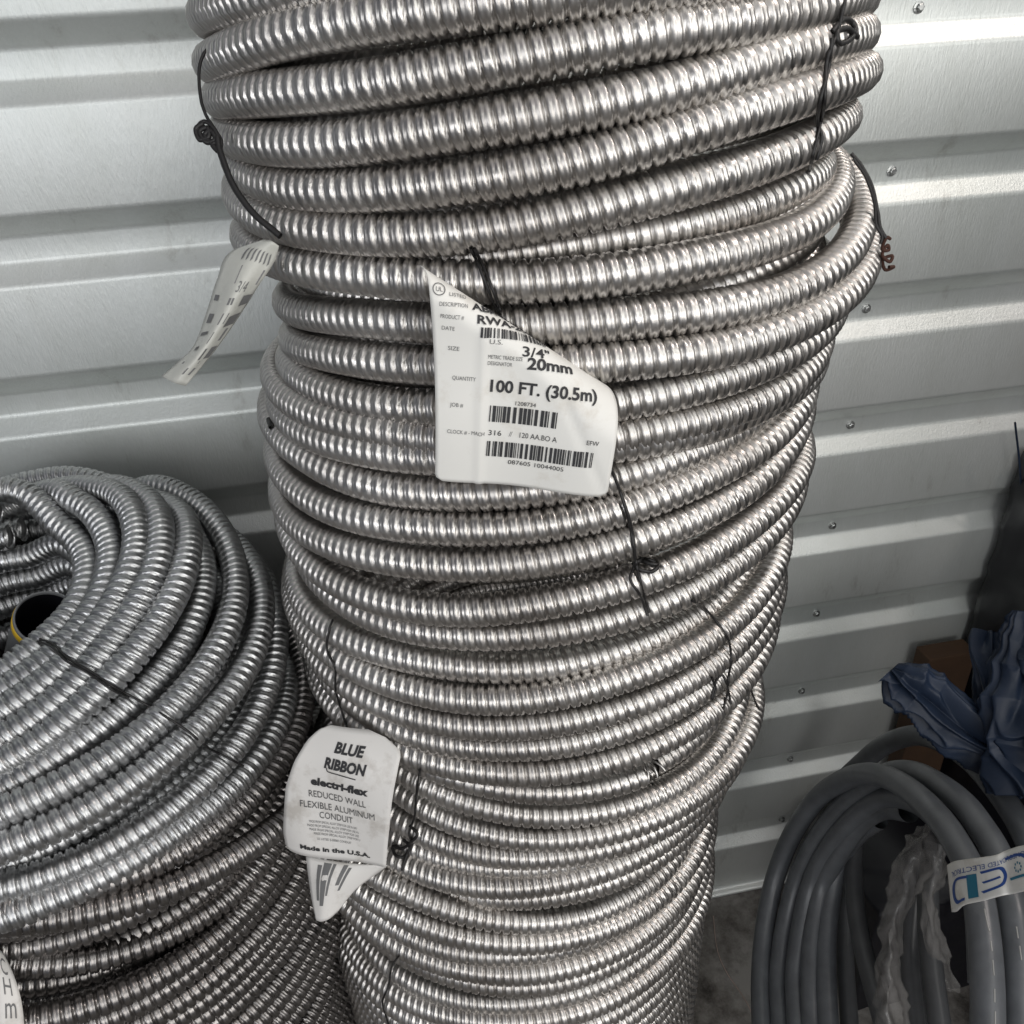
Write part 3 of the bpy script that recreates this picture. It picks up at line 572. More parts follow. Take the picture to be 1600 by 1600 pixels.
# --- white label at the lower left corner
S4 = Sheet([[(-0.4127, -0.5331, -0.6888), (-0.3992, -0.5391, -0.6856), (-0.3950, -0.5388, -0.6941)],
   [(-0.4158, -0.5444, -0.7086), (-0.3981, -0.5511, -0.7017), (-0.3888, -0.5492, -0.7101)],
   [(-0.4192, -0.5566, -0.7299), (-0.3987, -0.5633, -0.7224), (-0.3849, -0.5618, -0.7304)],
   [(-0.4226, -0.5692, -0.7521), (-0.4023, -0.5767, -0.7458), (-0.3854, -0.5759, -0.7542)]], 5); t4 = empty('corner_label', S4.at(.5, 1), 'white label with grey capital letters at the lower left corner of the photo', 'label')
S4.mesh('paper_sheet', M_PAPER2, t4)
pr = Print(); pr.text('C', .62, .34, .34, .20, rot=.2, flip=-1); pr.text('H', .60, .60, .30, .22, rot=.1, flip=-1); pr.text('m', .60, .86, .34, .26, flip=-1)
pr.lay('printed_text', lambda a, b: S4.at(a, 1 - (1 - b), .0006), M_GINK, t4)

# --- printed band round the grey hose
S5 = Sheet([[(0.5565, -0.5125, -0.8961), (0.5511, -0.5224, -0.8755), (0.5473, -0.5340, -0.8553), (0.5474, -0.5544, -0.8238), (0.5525, -0.5665, -0.8049), (0.5600, -0.5691, -0.7965), (0.5604, -0.5785, -0.7782), (0.5618, -0.5894, -0.7595)],
   [(0.5506, -0.5264, -0.9037), (0.5448, -0.5367, -0.8832), (0.5418, -0.5468, -0.8622), (0.5424, -0.5660, -0.8304), (0.5479, -0.5772, -0.8113), (0.5550, -0.5803, -0.8034), (0.5554, -0.5898, -0.7853), (0.5568, -0.6005, -0.7667)],
   [(0.5448, -0.5399, -0.9110), (0.5387, -0.5507, -0.8908), (0.5364, -0.5592, -0.8691), (0.5374, -0.5774, -0.8369), (0.5434, -0.5878, -0.8176), (0.5502, -0.5913, -0.8102), (0.5504, -0.6008, -0.7922), (0.5518, -0.6113, -0.7737)],
   [(0.5392, -0.5533, -0.9183), (0.5326, -0.5644, -0.8982), (0.5311, -0.5715, -0.8757), (0.5326, -0.5886, -0.8433), (0.5389, -0.5982, -0.8238), (0.5454, -0.6022, -0.8169), (0.5455, -0.6117, -0.7991), (0.5469, -0.6220, -0.7806)]], 6); bd = S5.mesh('wrap_band', M_PAPER, gh, .0008); 
pr = Print(); W_ = .036
cv = lambda pts: [(x, y) for x, y in pts]
pr.stroke([(.340, .40), (.20, .40), (.135, .52), (.135, .72), (.20, .86), (  .30, .88)], .058)      # D, upside down
pr.stroke([(.430, .36), (.60, .34), (.665, .48), (.665, .62), (.60, .75), (.43, .82)], .058); pr.stroke([(.44, .60), (.60, .55)], .048)   # E
pr.stroke([(.70, .20), (.86, .18), (.95, .28), (1.0, .45)], .058)
S5b = lambda a, b: S5.at(a, b, .0009)
pr.lay('blue_letters', S5b, M_BLUE, gh)
pr = Print(); pr.stroke([(.365, .36), (.365, .90)], .07); pr.lay('teal_bar', S5b, M_TEAL, gh); pr = Print(); pr.stroke([(.74, .68), (1.0, .64)], .06)
pr.lay('teal_letters', S5b, M_TEAL, gh); pr = Print()
for k in range(8): a = k * math.pi / 4; pr.bar(.845 + .035 * math.cos(a) - .007, .45 + .10 * math.sin(a) - .025, .845 + .035 * math.cos(a) + .007, .45 + .10 * math.sin(a) + .025, 1)
pr.lay('star_mark', S5b, M_TEAL, gh)
pr = Print(); pr.text('CONSOLIDATED ELECTRICAL', -.0, .0, .16, .86); pr.V = [(1 - (.02 + x), .12 + y + .10 * x) for x, y in pr.V]
pr.lay('band_print', S5b, M_BLUE, gh)

# --- crumpled film
def crumple(name, grid, mat, parent, amp, k, refine=10):
    s_ = Sheet(grid, refine); g = s_.g.copy(); h, w_ = g.shape[:2]
    for i in range(h):
        for j in range(w_): q = Vector((g[i, j][0] * k, g[i, j][1] * k, g[i, j][2] * k * .28)); q = q + nvec(q * .6) * .6; g[i, j] += s_.n[i, j] * amp * ((1 - abs(noise.noise(q)) * 3) * .8 + (1 - abs(noise.noise(q * 2.6)) * 3) * .3 - .5) + np.array(nvec(Vector(g[i, j]) * 20)) * amp * .4
    s_.g = g; return s_.mesh(name, mat, parent, .0006)
cb = empty('clear_bag', (0.6628, -0.3816, -1.1772), 'dirty clear plastic bag stuffed inside the grey hose coil', 'plastic bag')
crumple('film', [[(0.5940, -0.4164, -0.9565), (0.6016, -0.4237, -0.9471), (0.6175, -0.4249, -0.9651)],
   [(0.5649, -0.4285, -0.9839), (0.5745, -0.4520, -0.9620), (0.6185, -0.4402, -0.9905)],
   [(0.5466, -0.4510, -1.0264), (0.5549, -0.4715, -0.9997), (0.5997, -0.4583, -1.0257)],
   [(0.5300, -0.4739, -1.0690), (0.5305, -0.4902, -1.0371), (0.5618, -0.4710, -1.0563)],
   [(0.5171, -0.5017, -1.1191), (0.5183, -0.5194, -1.0892), (0.5506, -0.5055, -1.1173)],
   [(0.5021, -0.5378, -1.1835), (0.5035, -0.5598, -1.1412), (0.5513, -0.5466, -1.1862)]], M_CLEAR, cb, .007, 42)
crumple('film_fold', [[(0.6093, -0.4168, -0.9731), (0.6189, -0.4295, -0.9724), (0.6289, -0.4399, -0.9875)],
   [(0.5995, -0.4367, -1.0091), (0.6080, -0.4534, -0.9956), (0.6279, -0.4560, -1.0150)],
   [(0.5977, -0.4519, -1.0548), (0.5953, -0.4683, -1.0436), (0.6167, -0.4596, -1.0632)],
   [(0.6067, -0.4721, -1.1263), (0.6143, -0.4839, -1.1245), (0.6353, -0.4817, -1.1354)],
   [(0.6169, -0.4995, -1.1896), (0.6277, -0.5094, -1.1839), (0.6501, -0.5099, -1.1991)]], M_CLEAR, cb, .006, 48)
bb = empty('plastic_bag', (0.6821, -0.3718, -0.8599), 'crumpled dark blue plastic bag above the grey hose coil', 'plastic bag')
def lobe(name, path, rad, flat, parent, mat, amp=.011, k=30, seed=0):
    """a gathered length of thin sheeting: long sharp folds run along it"""
    C = smooth_path(path, 40); n = len(C); R_ = np.interp(np.linspace(0, 1, n), np.linspace(0, 1, len(rad)), rad); V, F = [], []; seg = 150
    view = np.array([.47, .62, -.62]); view /= np.linalg.norm(view)
    T = np.gradient(C, axis=0); T /= np.linalg.norm(T, axis=1)[:, None]; A = np.cross(T, view); A /= np.linalg.norm(A, axis=1)[:, None]; B = np.cross(A, T)
    L = np.concatenate([[0], np.cumsum(np.linalg.norm(np.diff(C, axis=0), axis=1))])
    for i in range(n):
        for j in range(seg):
            a = 2 * math.pi * j / seg; d = math.cos(a) * A[i] + math.sin(a) * flat * B[i]; p = C[i] + d * R_[i]
            q = Vector((math.cos(a) * 1.15 + seed, math.sin(a) * 1.15, L[i] * 8)); q = q + nvec(q * .7) * .5
            f1 = (1 - abs(noise.noise(q)) * 3.2); q2 = Vector(p) * 20; f2 = (1 - abs(noise.noise(q2 + nvec(q2 * .5))) * 2.6)
            c = (f1 * .8 + f2 * .22 - .5) * amp; V.append(tuple(p + d * c * 1.6 + np.array(nvec(Vector(p) * 9)) * amp * .9))
    for i in range(n - 1):
        for j in range(seg): F.append((i * seg + j, i * seg + (j + 1) % seg, (i + 1) * seg + (j + 1) % seg, (i + 1) * seg + j))
    F.append(tuple(range(seg))[::-1]); F.append(tuple((n - 1) * seg + j for j in range(seg)))
    return mesh_py(name, V, F, mat, parent, True)
lobe('bag_film', [(0.6289, -0.2629, -0.8276), (0.6400, -0.2818, -0.8369), (0.6652, -0.3074, -0.8542), (0.6928, -0.3378, -0.8788), (0.7235, -0.3705, -0.9068), (0.7577, -0.4149, -0.9337)], [0.007, 0.0263, 0.0315, 0.0315, 0.0298, 0.0315], 0.55, bb, M_BAG, 0.017, 13, 44)
lobe('bag_film', [(0.7858, -0.2473, -0.8024), (0.7720, -0.2691, -0.8227), (0.7629, -0.2937, -0.8466), (0.7555, -0.3107, -0.8771), (0.7330, -0.3398, -0.8921)], [0.0123, 0.0245, 0.0263, 0.021, 0.0131], 0.5, bb, M_BAG, 0.012, 13, 36)
lobe('bag_film', [(0.7843, -0.3023, -0.7375), (0.7703, -0.3281, -0.7843), (0.7502, -0.3624, -0.8274), (0.7373, -0.3903, -0.8774), (0.7336, -0.4310, -0.9271)], [0.0105, 0.0298, 0.0385, 0.042, 0.0438], 0.55, bb, M_BAG, 0.017, 13, 46)
lobe('bag_film', [(0.7889, -0.3385, -0.7578), (0.7735, -0.3732, -0.8003), (0.7562, -0.4154, -0.8558), (0.7463, -0.4512, -0.9187)], [0.0175, 0.0403, 0.0438, 0.035], 0.6, bb, M_BAG, 0.017, 13, 30)

# ------------------------------------------------------------------ grey pipe end inside the left coil
pc = Vector((-0.3646, -0.3154, -0.5078)); ax = Vector((.50, -.42, .76)).normalized(); ux = ax.cross(Vector((0, 0, 1))).normalized(); uy = ax.cross(ux)
pp = empty('grey_pipe', tuple(pc - ax * .25), 'open grey pipe end with a yellow stripe, standing inside the left coil', 'pipe')
def lathe(name, prof_, mat, parent, a0=0, a1=2 * math.pi, seg=64):
    V, F = [], []; n = len(prof_)
    for k in range(seg + 1):
        a = a0 + (a1 - a0) * k / seg; r_dir = ux * math.cos(a) + uy * math.sin(a)
        for r_, h in prof_: V.append(tuple(pc + r_dir * r_ + ax * h))
    for k in range(seg):
        for i in range(n - 1): F.append((k * n + i, (k + 1) * n + i, (k + 1) * n + i + 1, k * n + i + 1))
    return mesh_py(name, V, F, mat, parent, True)
lathe('pipe_wall', [(.0290, -.20), (.0290, -.002), (.0286, -.0005), (.0280, 0), (.0272, -.0005), (.0268, -.002), (.0268, -.20)], plain('grey_pipe_plastic', (.16, .165, .17), .4, var=.12), pp)
lathe('pipe_inside_shade', [(.0266, -.004), (.0262, -.19), (.001, -.19)], M_BLACK, pp)  # black lining paints the shade inside the grey pipe
a_l = 5.712
lathe('yellow_stripe', [(.0291, -.0155), (.0295, -.0150), (.0295, -.0052), (.0291, -.0048)], M_YEL, pp, a_l - 1.1, a_l + .8)

# ------------------------------------------------------------------ black tie wires
WIRES = [
    ('a', 0.0011, 0, [(-0.0859, -0.3941, -0.0373), (-0.0868, -0.3943, -0.0380), (-0.0878, -0.3945, -0.0386), (-0.0888, -0.3948, -0.0392), (-0.0897, -0.3950, -0.0399), (-0.0906, -0.3954, -0.0407), (-0.0915, -0.3958, -0.0416), (-0.0923, -0.3964, -0.0428), (-0.0931, -0.3970, -0.0440), (-0.0939, -0.3977, -0.0454), (-0.0946, -0.3985, -0.0469), (-0.0952, -0.3994, -0.0486), (-0.0957, -0.4004, -0.0504), (-0.0962, -0.4016, -0.0525), (-0.0965, -0.4029, -0.0548), (-0.0968, -0.4044, -0.0574), (-0.0970, -0.4059, -0.0599), (-0.0971, -0.4073, -0.0624), (-0.0971, -0.4087, -0.0646), (-0.0970, -0.4099, -0.0667), (-0.0969, -0.4111, -0.0686), (-0.0966, -0.4122, -0.0704), (-0.0962, -0.4133, -0.0721), (-0.0957, -0.4144, -0.0738), (-0.0952, -0.4154, -0.0755), (-0.0945, -0.4165, -0.0772), (-0.0936, -0.4176, -0.0788), (-0.0926, -0.4187, -0.0805), (-0.0917, -0.4198, -0.0820), (-0.0908, -0.4208, -0.0834), (-0.0901, -0.4217, -0.0848), (-0.0895, -0.4224, -0.0859), (-0.0889, -0.4231, -0.0869), (-0.0884, -0.4237, -0.0878), (-0.0881, -0.4243, -0.0887), (-0.0878, -0.4248, -0.0895), (-0.0876, -0.4253, -0.0903), (-0.0877, -0.4258, -0.0911), (-0.0878, -0.4263, -0.0920), (-0.0881, -0.4268, -0.0929), (-0.0884, -0.4272, -0.0936), (-0.0888, -0.4275, -0.0942), (-0.0891, -0.4276, -0.0945), (-0.0894, -0.4275, -0.0944), (-0.0898, -0.4273, -0.0941), (-0.0901, -0.4269, -0.0936), (-0.0905, -0.4265, -0.0930), (-0.0908, -0.4261, -0.0924), (-0.0912, -0.4257, -0.0919)]),
    ('a', 0.0014, 0, [(-0.0891, -0.4279, -0.0945), (-0.0895, -0.4274, -0.0938), (-0.0900, -0.4270, -0.0932), (-0.0904, -0.4265, -0.0925), (-0.0908, -0.4261, -0.0919), (-0.0914, -0.4256, -0.0913), (-0.0922, -0.4252, -0.0907), (-0.0932, -0.4248, -0.0903), (-0.0945, -0.4244, -0.0899), (-0.0959, -0.4240, -0.0896), (-0.0973, -0.4236, -0.0892), (-0.0986, -0.4231, -0.0888), (-0.0996, -0.4226, -0.0882), (-0.1003, -0.4220, -0.0873), (-0.1008, -0.4213, -0.0864), (-0.1013, -0.4206, -0.0853), (-0.1015, -0.4200, -0.0842), (-0.1016, -0.4193, -0.0832), (-0.1015, -0.4188, -0.0823), (-0.1012, -0.4184, -0.0815), (-0.1006, -0.4181, -0.0808), (-0.0998, -0.4178, -0.0801), (-0.0990, -0.4176, -0.0796), (-0.0981, -0.4175, -0.0792), (-0.0973, -0.4175, -0.0790), (-0.0965, -0.4176, -0.0790), (-0.0958, -0.4178, -0.0792), (-0.0950, -0.4182, -0.0796), (-0.0942, -0.4186, -0.0801), (-0.0934, -0.4191, -0.0807), (-0.0928, -0.4196, -0.0814), (-0.0921, -0.4201, -0.0821), (-0.0915, -0.4207, -0.0830), (-0.0909, -0.4214, -0.0840), (-0.0904, -0.4221, -0.0851), (-0.0900, -0.4228, -0.0862), (-0.0896, -0.4235, -0.0873), (-0.0893, -0.4242, -0.0884), (-0.0891, -0.4250, -0.0896), (-0.0890, -0.4257, -0.0908), (-0.0889, -0.4265, -0.0920), (-0.0888, -0.4272, -0.0933), (-0.0887, -0.4280, -0.0945)]),
    ('a', 0.0016, 0, [(-0.0974, -0.4181, -0.0797), (-0.0984, -0.4182, -0.0802), (-0.0994, -0.4184, -0.0807), (-0.1005, -0.4185, -0.0811), (-0.1015, -0.4187, -0.0817), (-0.1023, -0.4189, -0.0822), (-0.1028, -0.4192, -0.0829), (-0.1030, -0.4197, -0.0838), (-0.1030, -0.4204, -0.0849), (-0.1027, -0.4211, -0.0861), (-0.1024, -0.4219, -0.0872), (-0.1018, -0.4225, -0.0882), (-0.1013, -0.4229, -0.0888), (-0.1005, -0.4232, -0.0890), (-0.0994, -0.4234, -0.0890), (-0.0982, -0.4234, -0.0889), (-0.0970, -0.4234, -0.0886), (-0.0960, -0.4233, -0.0881), (-0.0954, -0.4231, -0.0876), (-0.0950, -0.4228, -0.0870), (-0.0947, -0.4222, -0.0860), (-0.0947, -0.4216, -0.0850), (-0.0948, -0.4210, -0.0839), (-0.0950, -0.4205, -0.0831), (-0.0954, -0.4201, -0.0826), (-0.0961, -0.4200, -0.0825), (-0.0970, -0.4199, -0.0826), (-0.0982, -0.4199, -0.0829), (-0.0993, -0.4200, -0.0833), (-0.1001, -0.4202, -0.0839), (-0.1006, -0.4205, -0.0845), (-0.1006, -0.4210, -0.0853), (-0.1003, -0.4217, -0.0864), (-0.0997, -0.4225, -0.0876), (-0.0990, -0.4233, -0.0888), (-0.0982, -0.4240, -0.0898), (-0.0974, -0.4245, -0.0904), (-0.0965, -0.4247, -0.0907), (-0.0954, -0.4249, -0.0907), (-0.0942, -0.4250, -0.0905), (-0.0930, -0.4250, -0.0902), (-0.0921, -0.4249, -0.0898), (-0.0915, -0.4247, -0.0893), (-0.0913, -0.4243, -0.0886), (-0.0914, -0.4237, -0.0877), (-0.0917, -0.4231, -0.0867), (-0.0922, -0.4225, -0.0857), (-0.0927, -0.4219, -0.0850), (-0.0932, -0.4216, -0.0845), (-0.0939, -0.4214, -0.0845), (-0.0949, -0.4214, -0.0846), (-0.0959, -0.4215, -0.0850), (-0.0968, -0.4216, -0.0855), (-0.0974, -0.4219, -0.0861), (-0.0977, -0.4223, -0.0868), (-0.0974, -0.4228, -0.0876), (-0.0967, -0.4235, -0.0886), (-0.0957, -0.4243, -0.0898), (-0.0946, -0.4252, -0.0909), (-0.0936, -0.4259, -0.0919), (-0.0929, -0.4265, -0.0928), (-0.0923, -0.4271, -0.0935), (-0.0918, -0.4276, -0.0943), (-0.0914, -0.4280, -0.0949), (-0.0911, -0.4283, -0.0954), (-0.0909, -0.4286, -0.0957), (-0.0909, -0.4286, -0.0958), (-0.0912, -0.4284, -0.0955), (-0.0917, -0.4280, -0.0949), (-0.0924, -0.4274, -0.0942), (-0.0930, -0.4269, -0.0933), (-0.0935, -0.4263, -0.0926), (-0.0936, -0.4260, -0.0920), (-0.0933, -0.4258, -0.0917), (-0.0927, -0.4258, -0.0915), (-0.0919, -0.4258, -0.0913), (-0.0910, -0.4258, -0.0912), (-0.0901, -0.4259, -0.0910), (-0.0893, -0.4259, -0.0908)]),
    ('a', 0.0022, 0, [(-0.0896, -0.4249, -0.0883), (-0.0896, -0.4258, -0.0897), (-0.0896, -0.4265, -0.0909), (-0.0896, -0.4273, -0.0922), (-0.0896, -0.4281, -0.0936), (-0.0894, -0.4291, -0.0952), (-0.0890, -0.4304, -0.0973), (-0.0884, -0.4320, -0.0998), (-0.0877, -0.4338, -0.1027), (-0.0869, -0.4358, -0.1059), (-0.0860, -0.4380, -0.1092), (-0.0849, -0.4400, -0.1125), (-0.0837, -0.4420, -0.1154), (-0.0823, -0.4439, -0.1183), (-0.0808, -0.4457, -0.1210), (-0.0791, -0.4476, -0.1237), (-0.0774, -0.4494, -0.1263), (-0.0756, -0.4511, -0.1288), (-0.0738, -0.4527, -0.1310), (-0.0720, -0.4542, -0.1331), (-0.0701, -0.4556, -0.1349), (-0.0682, -0.4569, -0.1367), (-0.0663, -0.4581, -0.1382), (-0.0646, -0.4592, -0.1396), (-0.0631, -0.4601, -0.1409), (-0.0620, -0.4609, -0.1419), (-0.0611, -0.4615, -0.1427), (-0.0604, -0.4620, -0.1434), (-0.0598, -0.4624, -0.1439), (-0.0592, -0.4628, -0.1445), (-0.0585, -0.4633, -0.1451)]),
    ('a', 0.0013, 0, [(0.2953, -0.4957, -0.0315), (0.2939, -0.4977, -0.0345), (0.2929, -0.4990, -0.0375), (0.2924, -0.4995, -0.0404), (0.2922, -0.4993, -0.0434), (0.2916, -0.4996, -0.0464), (0.2903, -0.5010, -0.0492), (0.2882, -0.5036, -0.0519), (0.2862, -0.5055, -0.0545), (0.2842, -0.5072, -0.0570), (0.2829, -0.5079, -0.0596), (0.2820, -0.5082, -0.0623), (0.2817, -0.5080, -0.0654), (0.2812, -0.5087, -0.0688), (0.2801, -0.5112, -0.0725), (0.2790, -0.5140, -0.0763), (0.2784, -0.5159, -0.0801), (0.2785, -0.5166, -0.0837), (0.2793, -0.5155, -0.0871), (0.2814, -0.5117, -0.0902), (0.2845, -0.5058, -0.0932), (0.2881, -0.4989, -0.0961), (0.2899, -0.4951, -0.0986), (0.2900, -0.4943, -0.1009), (0.2885, -0.4965, -0.1032), (0.2867, -0.4991, -0.1059), (0.2848, -0.5017, -0.1089), (0.2834, -0.5035, -0.1121), (0.2824, -0.5043, -0.1152), (0.2820, -0.5043, -0.1182), (0.2833, -0.5014, -0.1211), (0.2860, -0.4960, -0.1238), (0.2918, -0.4851, -0.1268), (0.2959, -0.4775, -0.1290), (0.3005, -0.4689, -0.1313), (0.3020, -0.4660, -0.1326), (0.3025, -0.4648, -0.1339)]),
    ('a', 0.0012, 0, [(0.2836, -0.5071, -0.0539), (0.2831, -0.5081, -0.0566), (0.2831, -0.5083, -0.0595), (0.2835, -0.5077, -0.0624), (0.2843, -0.5064, -0.0652), (0.2844, -0.5062, -0.0680), (0.2835, -0.5075, -0.0705), (0.2816, -0.5104, -0.0728), (0.2799, -0.5128, -0.0750), (0.2782, -0.5150, -0.0770), (0.2769, -0.5164, -0.0791), (0.2760, -0.5173, -0.0812), (0.2755, -0.5177, -0.0833), (0.2753, -0.5176, -0.0857), (0.2756, -0.5165, -0.0882), (0.2771, -0.5135, -0.0909), (0.2799, -0.5082, -0.0938), (0.2836, -0.5016, -0.0968), (0.2861, -0.4976, -0.0993), (0.2878, -0.4954, -0.1014), (0.2885, -0.4956, -0.1030), (0.2890, -0.4964, -0.1043), (0.2894, -0.4974, -0.1056), (0.2897, -0.4982, -0.1070), (0.2898, -0.4989, -0.1087), (0.2897, -0.4993, -0.1106), (0.2894, -0.4995, -0.1127), (0.2889, -0.4998, -0.1149), (0.2884, -0.5000, -0.1171), (0.2880, -0.5000, -0.1194), (0.2879, -0.4995, -0.1217)]),
    ('a', 0.0017, 0, [(0.2850, -0.5037, -0.0506), (0.2864, -0.5030, -0.0495), (0.2883, -0.5015, -0.0482), (0.2905, -0.4993, -0.0470), (0.2930, -0.4968, -0.0458), (0.2957, -0.4940, -0.0449), (0.2981, -0.4918, -0.0445), (0.3006, -0.4896, -0.0445), (0.3029, -0.4881, -0.0449), (0.3051, -0.4871, -0.0455), (0.3068, -0.4865, -0.0464), (0.3080, -0.4866, -0.0473), (0.3086, -0.4870, -0.0482), (0.3087, -0.4876, -0.0492), (0.3081, -0.4887, -0.0504), (0.3074, -0.4898, -0.0517), (0.3060, -0.4916, -0.0529), (0.3047, -0.4931, -0.0540), (0.3030, -0.4950, -0.0548), (0.3012, -0.4964, -0.0555), (0.2991, -0.4981, -0.0561), (0.2970, -0.4994, -0.0567), (0.2947, -0.5010, -0.0570), (0.2928, -0.5021, -0.0571), (0.2909, -0.5037, -0.0569), (0.2896, -0.5045, -0.0563), (0.2886, -0.5050, -0.0553), (0.2880, -0.5049, -0.0540), (0.2878, -0.5045, -0.0528), (0.2880, -0.5039, -0.0516), (0.2887, -0.5030, -0.0508), (0.2897, -0.5021, -0.0503), (0.2916, -0.5006, -0.0499), (0.2935, -0.4994, -0.0496), (0.2959, -0.4976, -0.0494), (0.2981, -0.4960, -0.0494), (0.3001, -0.4947, -0.0496), (0.3019, -0.4937, -0.0501), (0.3036, -0.4928, -0.0508), (0.3052, -0.4921, -0.0517), (0.3071, -0.4908, -0.0526), (0.3088, -0.4900, -0.0536), (0.3106, -0.4891, -0.0545)]),
    ('b', 0.0014, 0, [(0.3628, -0.4139, -0.1321), (0.3638, -0.4148, -0.1334), (0.3648, -0.4156, -0.1345), (0.3658, -0.4164, -0.1357), (0.3668, -0.4173, -0.1369), (0.3678, -0.4183, -0.1383), (0.3688, -0.4194, -0.1400), (0.3698, -0.4207, -0.1419), (0.3709, -0.4221, -0.1440), (0.3720, -0.4236, -0.1463), (0.3731, -0.4252, -0.1487), (0.3740, -0.4268, -0.1512), (0.3747, -0.4284, -0.1537), (0.3753, -0.4301, -0.1564), (0.3756, -0.4319, -0.1593), (0.3759, -0.4337, -0.1623), (0.3761, -0.4355, -0.1653), (0.3762, -0.4372, -0.1681), (0.3764, -0.4387, -0.1705), (0.3765, -0.4400, -0.1727), (0.3765, -0.4411, -0.1746), (0.3764, -0.4422, -0.1764), (0.3764, -0.4431, -0.1780), (0.3765, -0.4440, -0.1795), (0.3766, -0.4449, -0.1810), (0.3770, -0.4458, -0.1824), (0.3775, -0.4466, -0.1837), (0.3780, -0.4474, -0.1849), (0.3786, -0.4482, -0.1860), (0.3792, -0.4490, -0.1871), (0.3798, -0.4497, -0.1883)]),
    ('b', 0.0012, 0, [(0.3638, -0.4159, -0.1355), (0.3651, -0.4172, -0.1374), (0.3664, -0.4184, -0.1393), (0.3676, -0.4197, -0.1411), (0.3689, -0.4210, -0.1430), (0.3700, -0.4224, -0.1450), (0.3711, -0.4239, -0.1472), (0.3720, -0.4255, -0.1498), (0.3728, -0.4273, -0.1526), (0.3736, -0.4292, -0.1556), (0.3742, -0.4310, -0.1585), (0.3747, -0.4329, -0.1615), (0.3751, -0.4345, -0.1642), (0.3752, -0.4361, -0.1669), (0.3750, -0.4377, -0.1695), (0.3747, -0.4392, -0.1721), (0.3744, -0.4406, -0.1746), (0.3742, -0.4419, -0.1768), (0.3742, -0.4431, -0.1788), (0.3746, -0.4442, -0.1805), (0.3752, -0.4451, -0.1820), (0.3758, -0.4460, -0.1833), (0.3765, -0.4467, -0.1844), (0.3770, -0.4475, -0.1855), (0.3773, -0.4481, -0.1865), (0.3773, -0.4487, -0.1875), (0.3771, -0.4492, -0.1884), (0.3768, -0.4496, -0.1892), (0.3764, -0.4500, -0.1899), (0.3759, -0.4504, -0.1907), (0.3756, -0.4508, -0.1915)]),
    ('b', 0.0010, 0, [(0.0562, -0.5290, -0.1497), (0.0569, -0.5279, -0.1514), (0.0578, -0.5254, -0.1533), (0.0589, -0.5209, -0.1556), (0.0597, -0.5196, -0.1573), (0.0601, -0.5213, -0.1585), (0.0604, -0.5243, -0.1594), (0.0606, -0.5270, -0.1605), (0.0610, -0.5290, -0.1619), (0.0614, -0.5305, -0.1634), (0.0619, -0.5316, -0.1651), (0.0624, -0.5324, -0.1670), (0.0631, -0.5329, -0.1691), (0.0639, -0.5334, -0.1715), (0.0648, -0.5339, -0.1742), (0.0658, -0.5335, -0.1773), (0.0670, -0.5322, -0.1806), (0.0684, -0.5287, -0.1843), (0.0695, -0.5270, -0.1871), (0.0705, -0.5253, -0.1895), (0.0710, -0.5260, -0.1908), (0.0714, -0.5275, -0.1917), (0.0717, -0.5290, -0.1925), (0.0721, -0.5301, -0.1933), (0.0725, -0.5309, -0.1944)]),
    ('b', 0.0010, 0, [(0.0584, -0.5294, -0.1499), (0.0592, -0.5283, -0.1516), (0.0602, -0.5255, -0.1537), (0.0613, -0.5218, -0.1560), (0.0621, -0.5205, -0.1578), (0.0626, -0.5224, -0.1590), (0.0629, -0.5250, -0.1603), (0.0634, -0.5275, -0.1618), (0.0639, -0.5296, -0.1635), (0.0645, -0.5317, -0.1654), (0.0650, -0.5338, -0.1674), (0.0657, -0.5353, -0.1695), (0.0663, -0.5363, -0.1717), (0.0670, -0.5368, -0.1741), (0.0678, -0.5366, -0.1766), (0.0688, -0.5347, -0.1797), (0.0699, -0.5321, -0.1830), (0.0712, -0.5284, -0.1868), (0.0719, -0.5294, -0.1891)]),
    ('c', 0.0011, 0, [(0.1386, -0.5366, -0.3019), (0.1392, -0.5379, -0.3028), (0.1397, -0.5392, -0.3037), (0.1402, -0.5404, -0.3046), (0.1408, -0.5415, -0.3057), (0.1415, -0.5426, -0.3071), (0.1422, -0.5437, -0.3088), (0.1430, -0.5446, -0.3112), (0.1440, -0.5451, -0.3143), (0.1453, -0.5450, -0.3179), (0.1465, -0.5450, -0.3218), (0.1474, -0.5461, -0.3250), (0.1481, -0.5479, -0.3279), (0.1487, -0.5498, -0.3307), (0.1494, -0.5513, -0.3337), (0.1503, -0.5520, -0.3374), (0.1515, -0.5519, -0.3416), (0.1528, -0.5509, -0.3465), (0.1537, -0.5509, -0.3508), (0.1542, -0.5516, -0.3548), (0.1542, -0.5533, -0.3584), (0.1543, -0.5546, -0.3623), (0.1548, -0.5545, -0.3670), (0.1555, -0.5529, -0.3724), (0.1565, -0.5500, -0.3783), (0.1566, -0.5490, -0.3822), (0.1559, -0.5488, -0.3850), (0.1546, -0.5504, -0.3862), (0.1533, -0.5519, -0.3873), (0.1523, -0.5534, -0.3883), (0.1519, -0.5547, -0.3897), (0.1522, -0.5560, -0.3913), (0.1529, -0.5571, -0.3930), (0.1541, -0.5580, -0.3948), (0.1554, -0.5587, -0.3969), (0.1571, -0.5581, -0.4001), (0.1591, -0.5564, -0.4043), (0.1616, -0.5525, -0.4105), (0.1634, -0.5506, -0.4154), (0.1651, -0.5488, -0.4203), (0.1660, -0.5493, -0.4234), (0.1667, -0.5503, -0.4262), (0.1673, -0.5517, -0.4286)]),
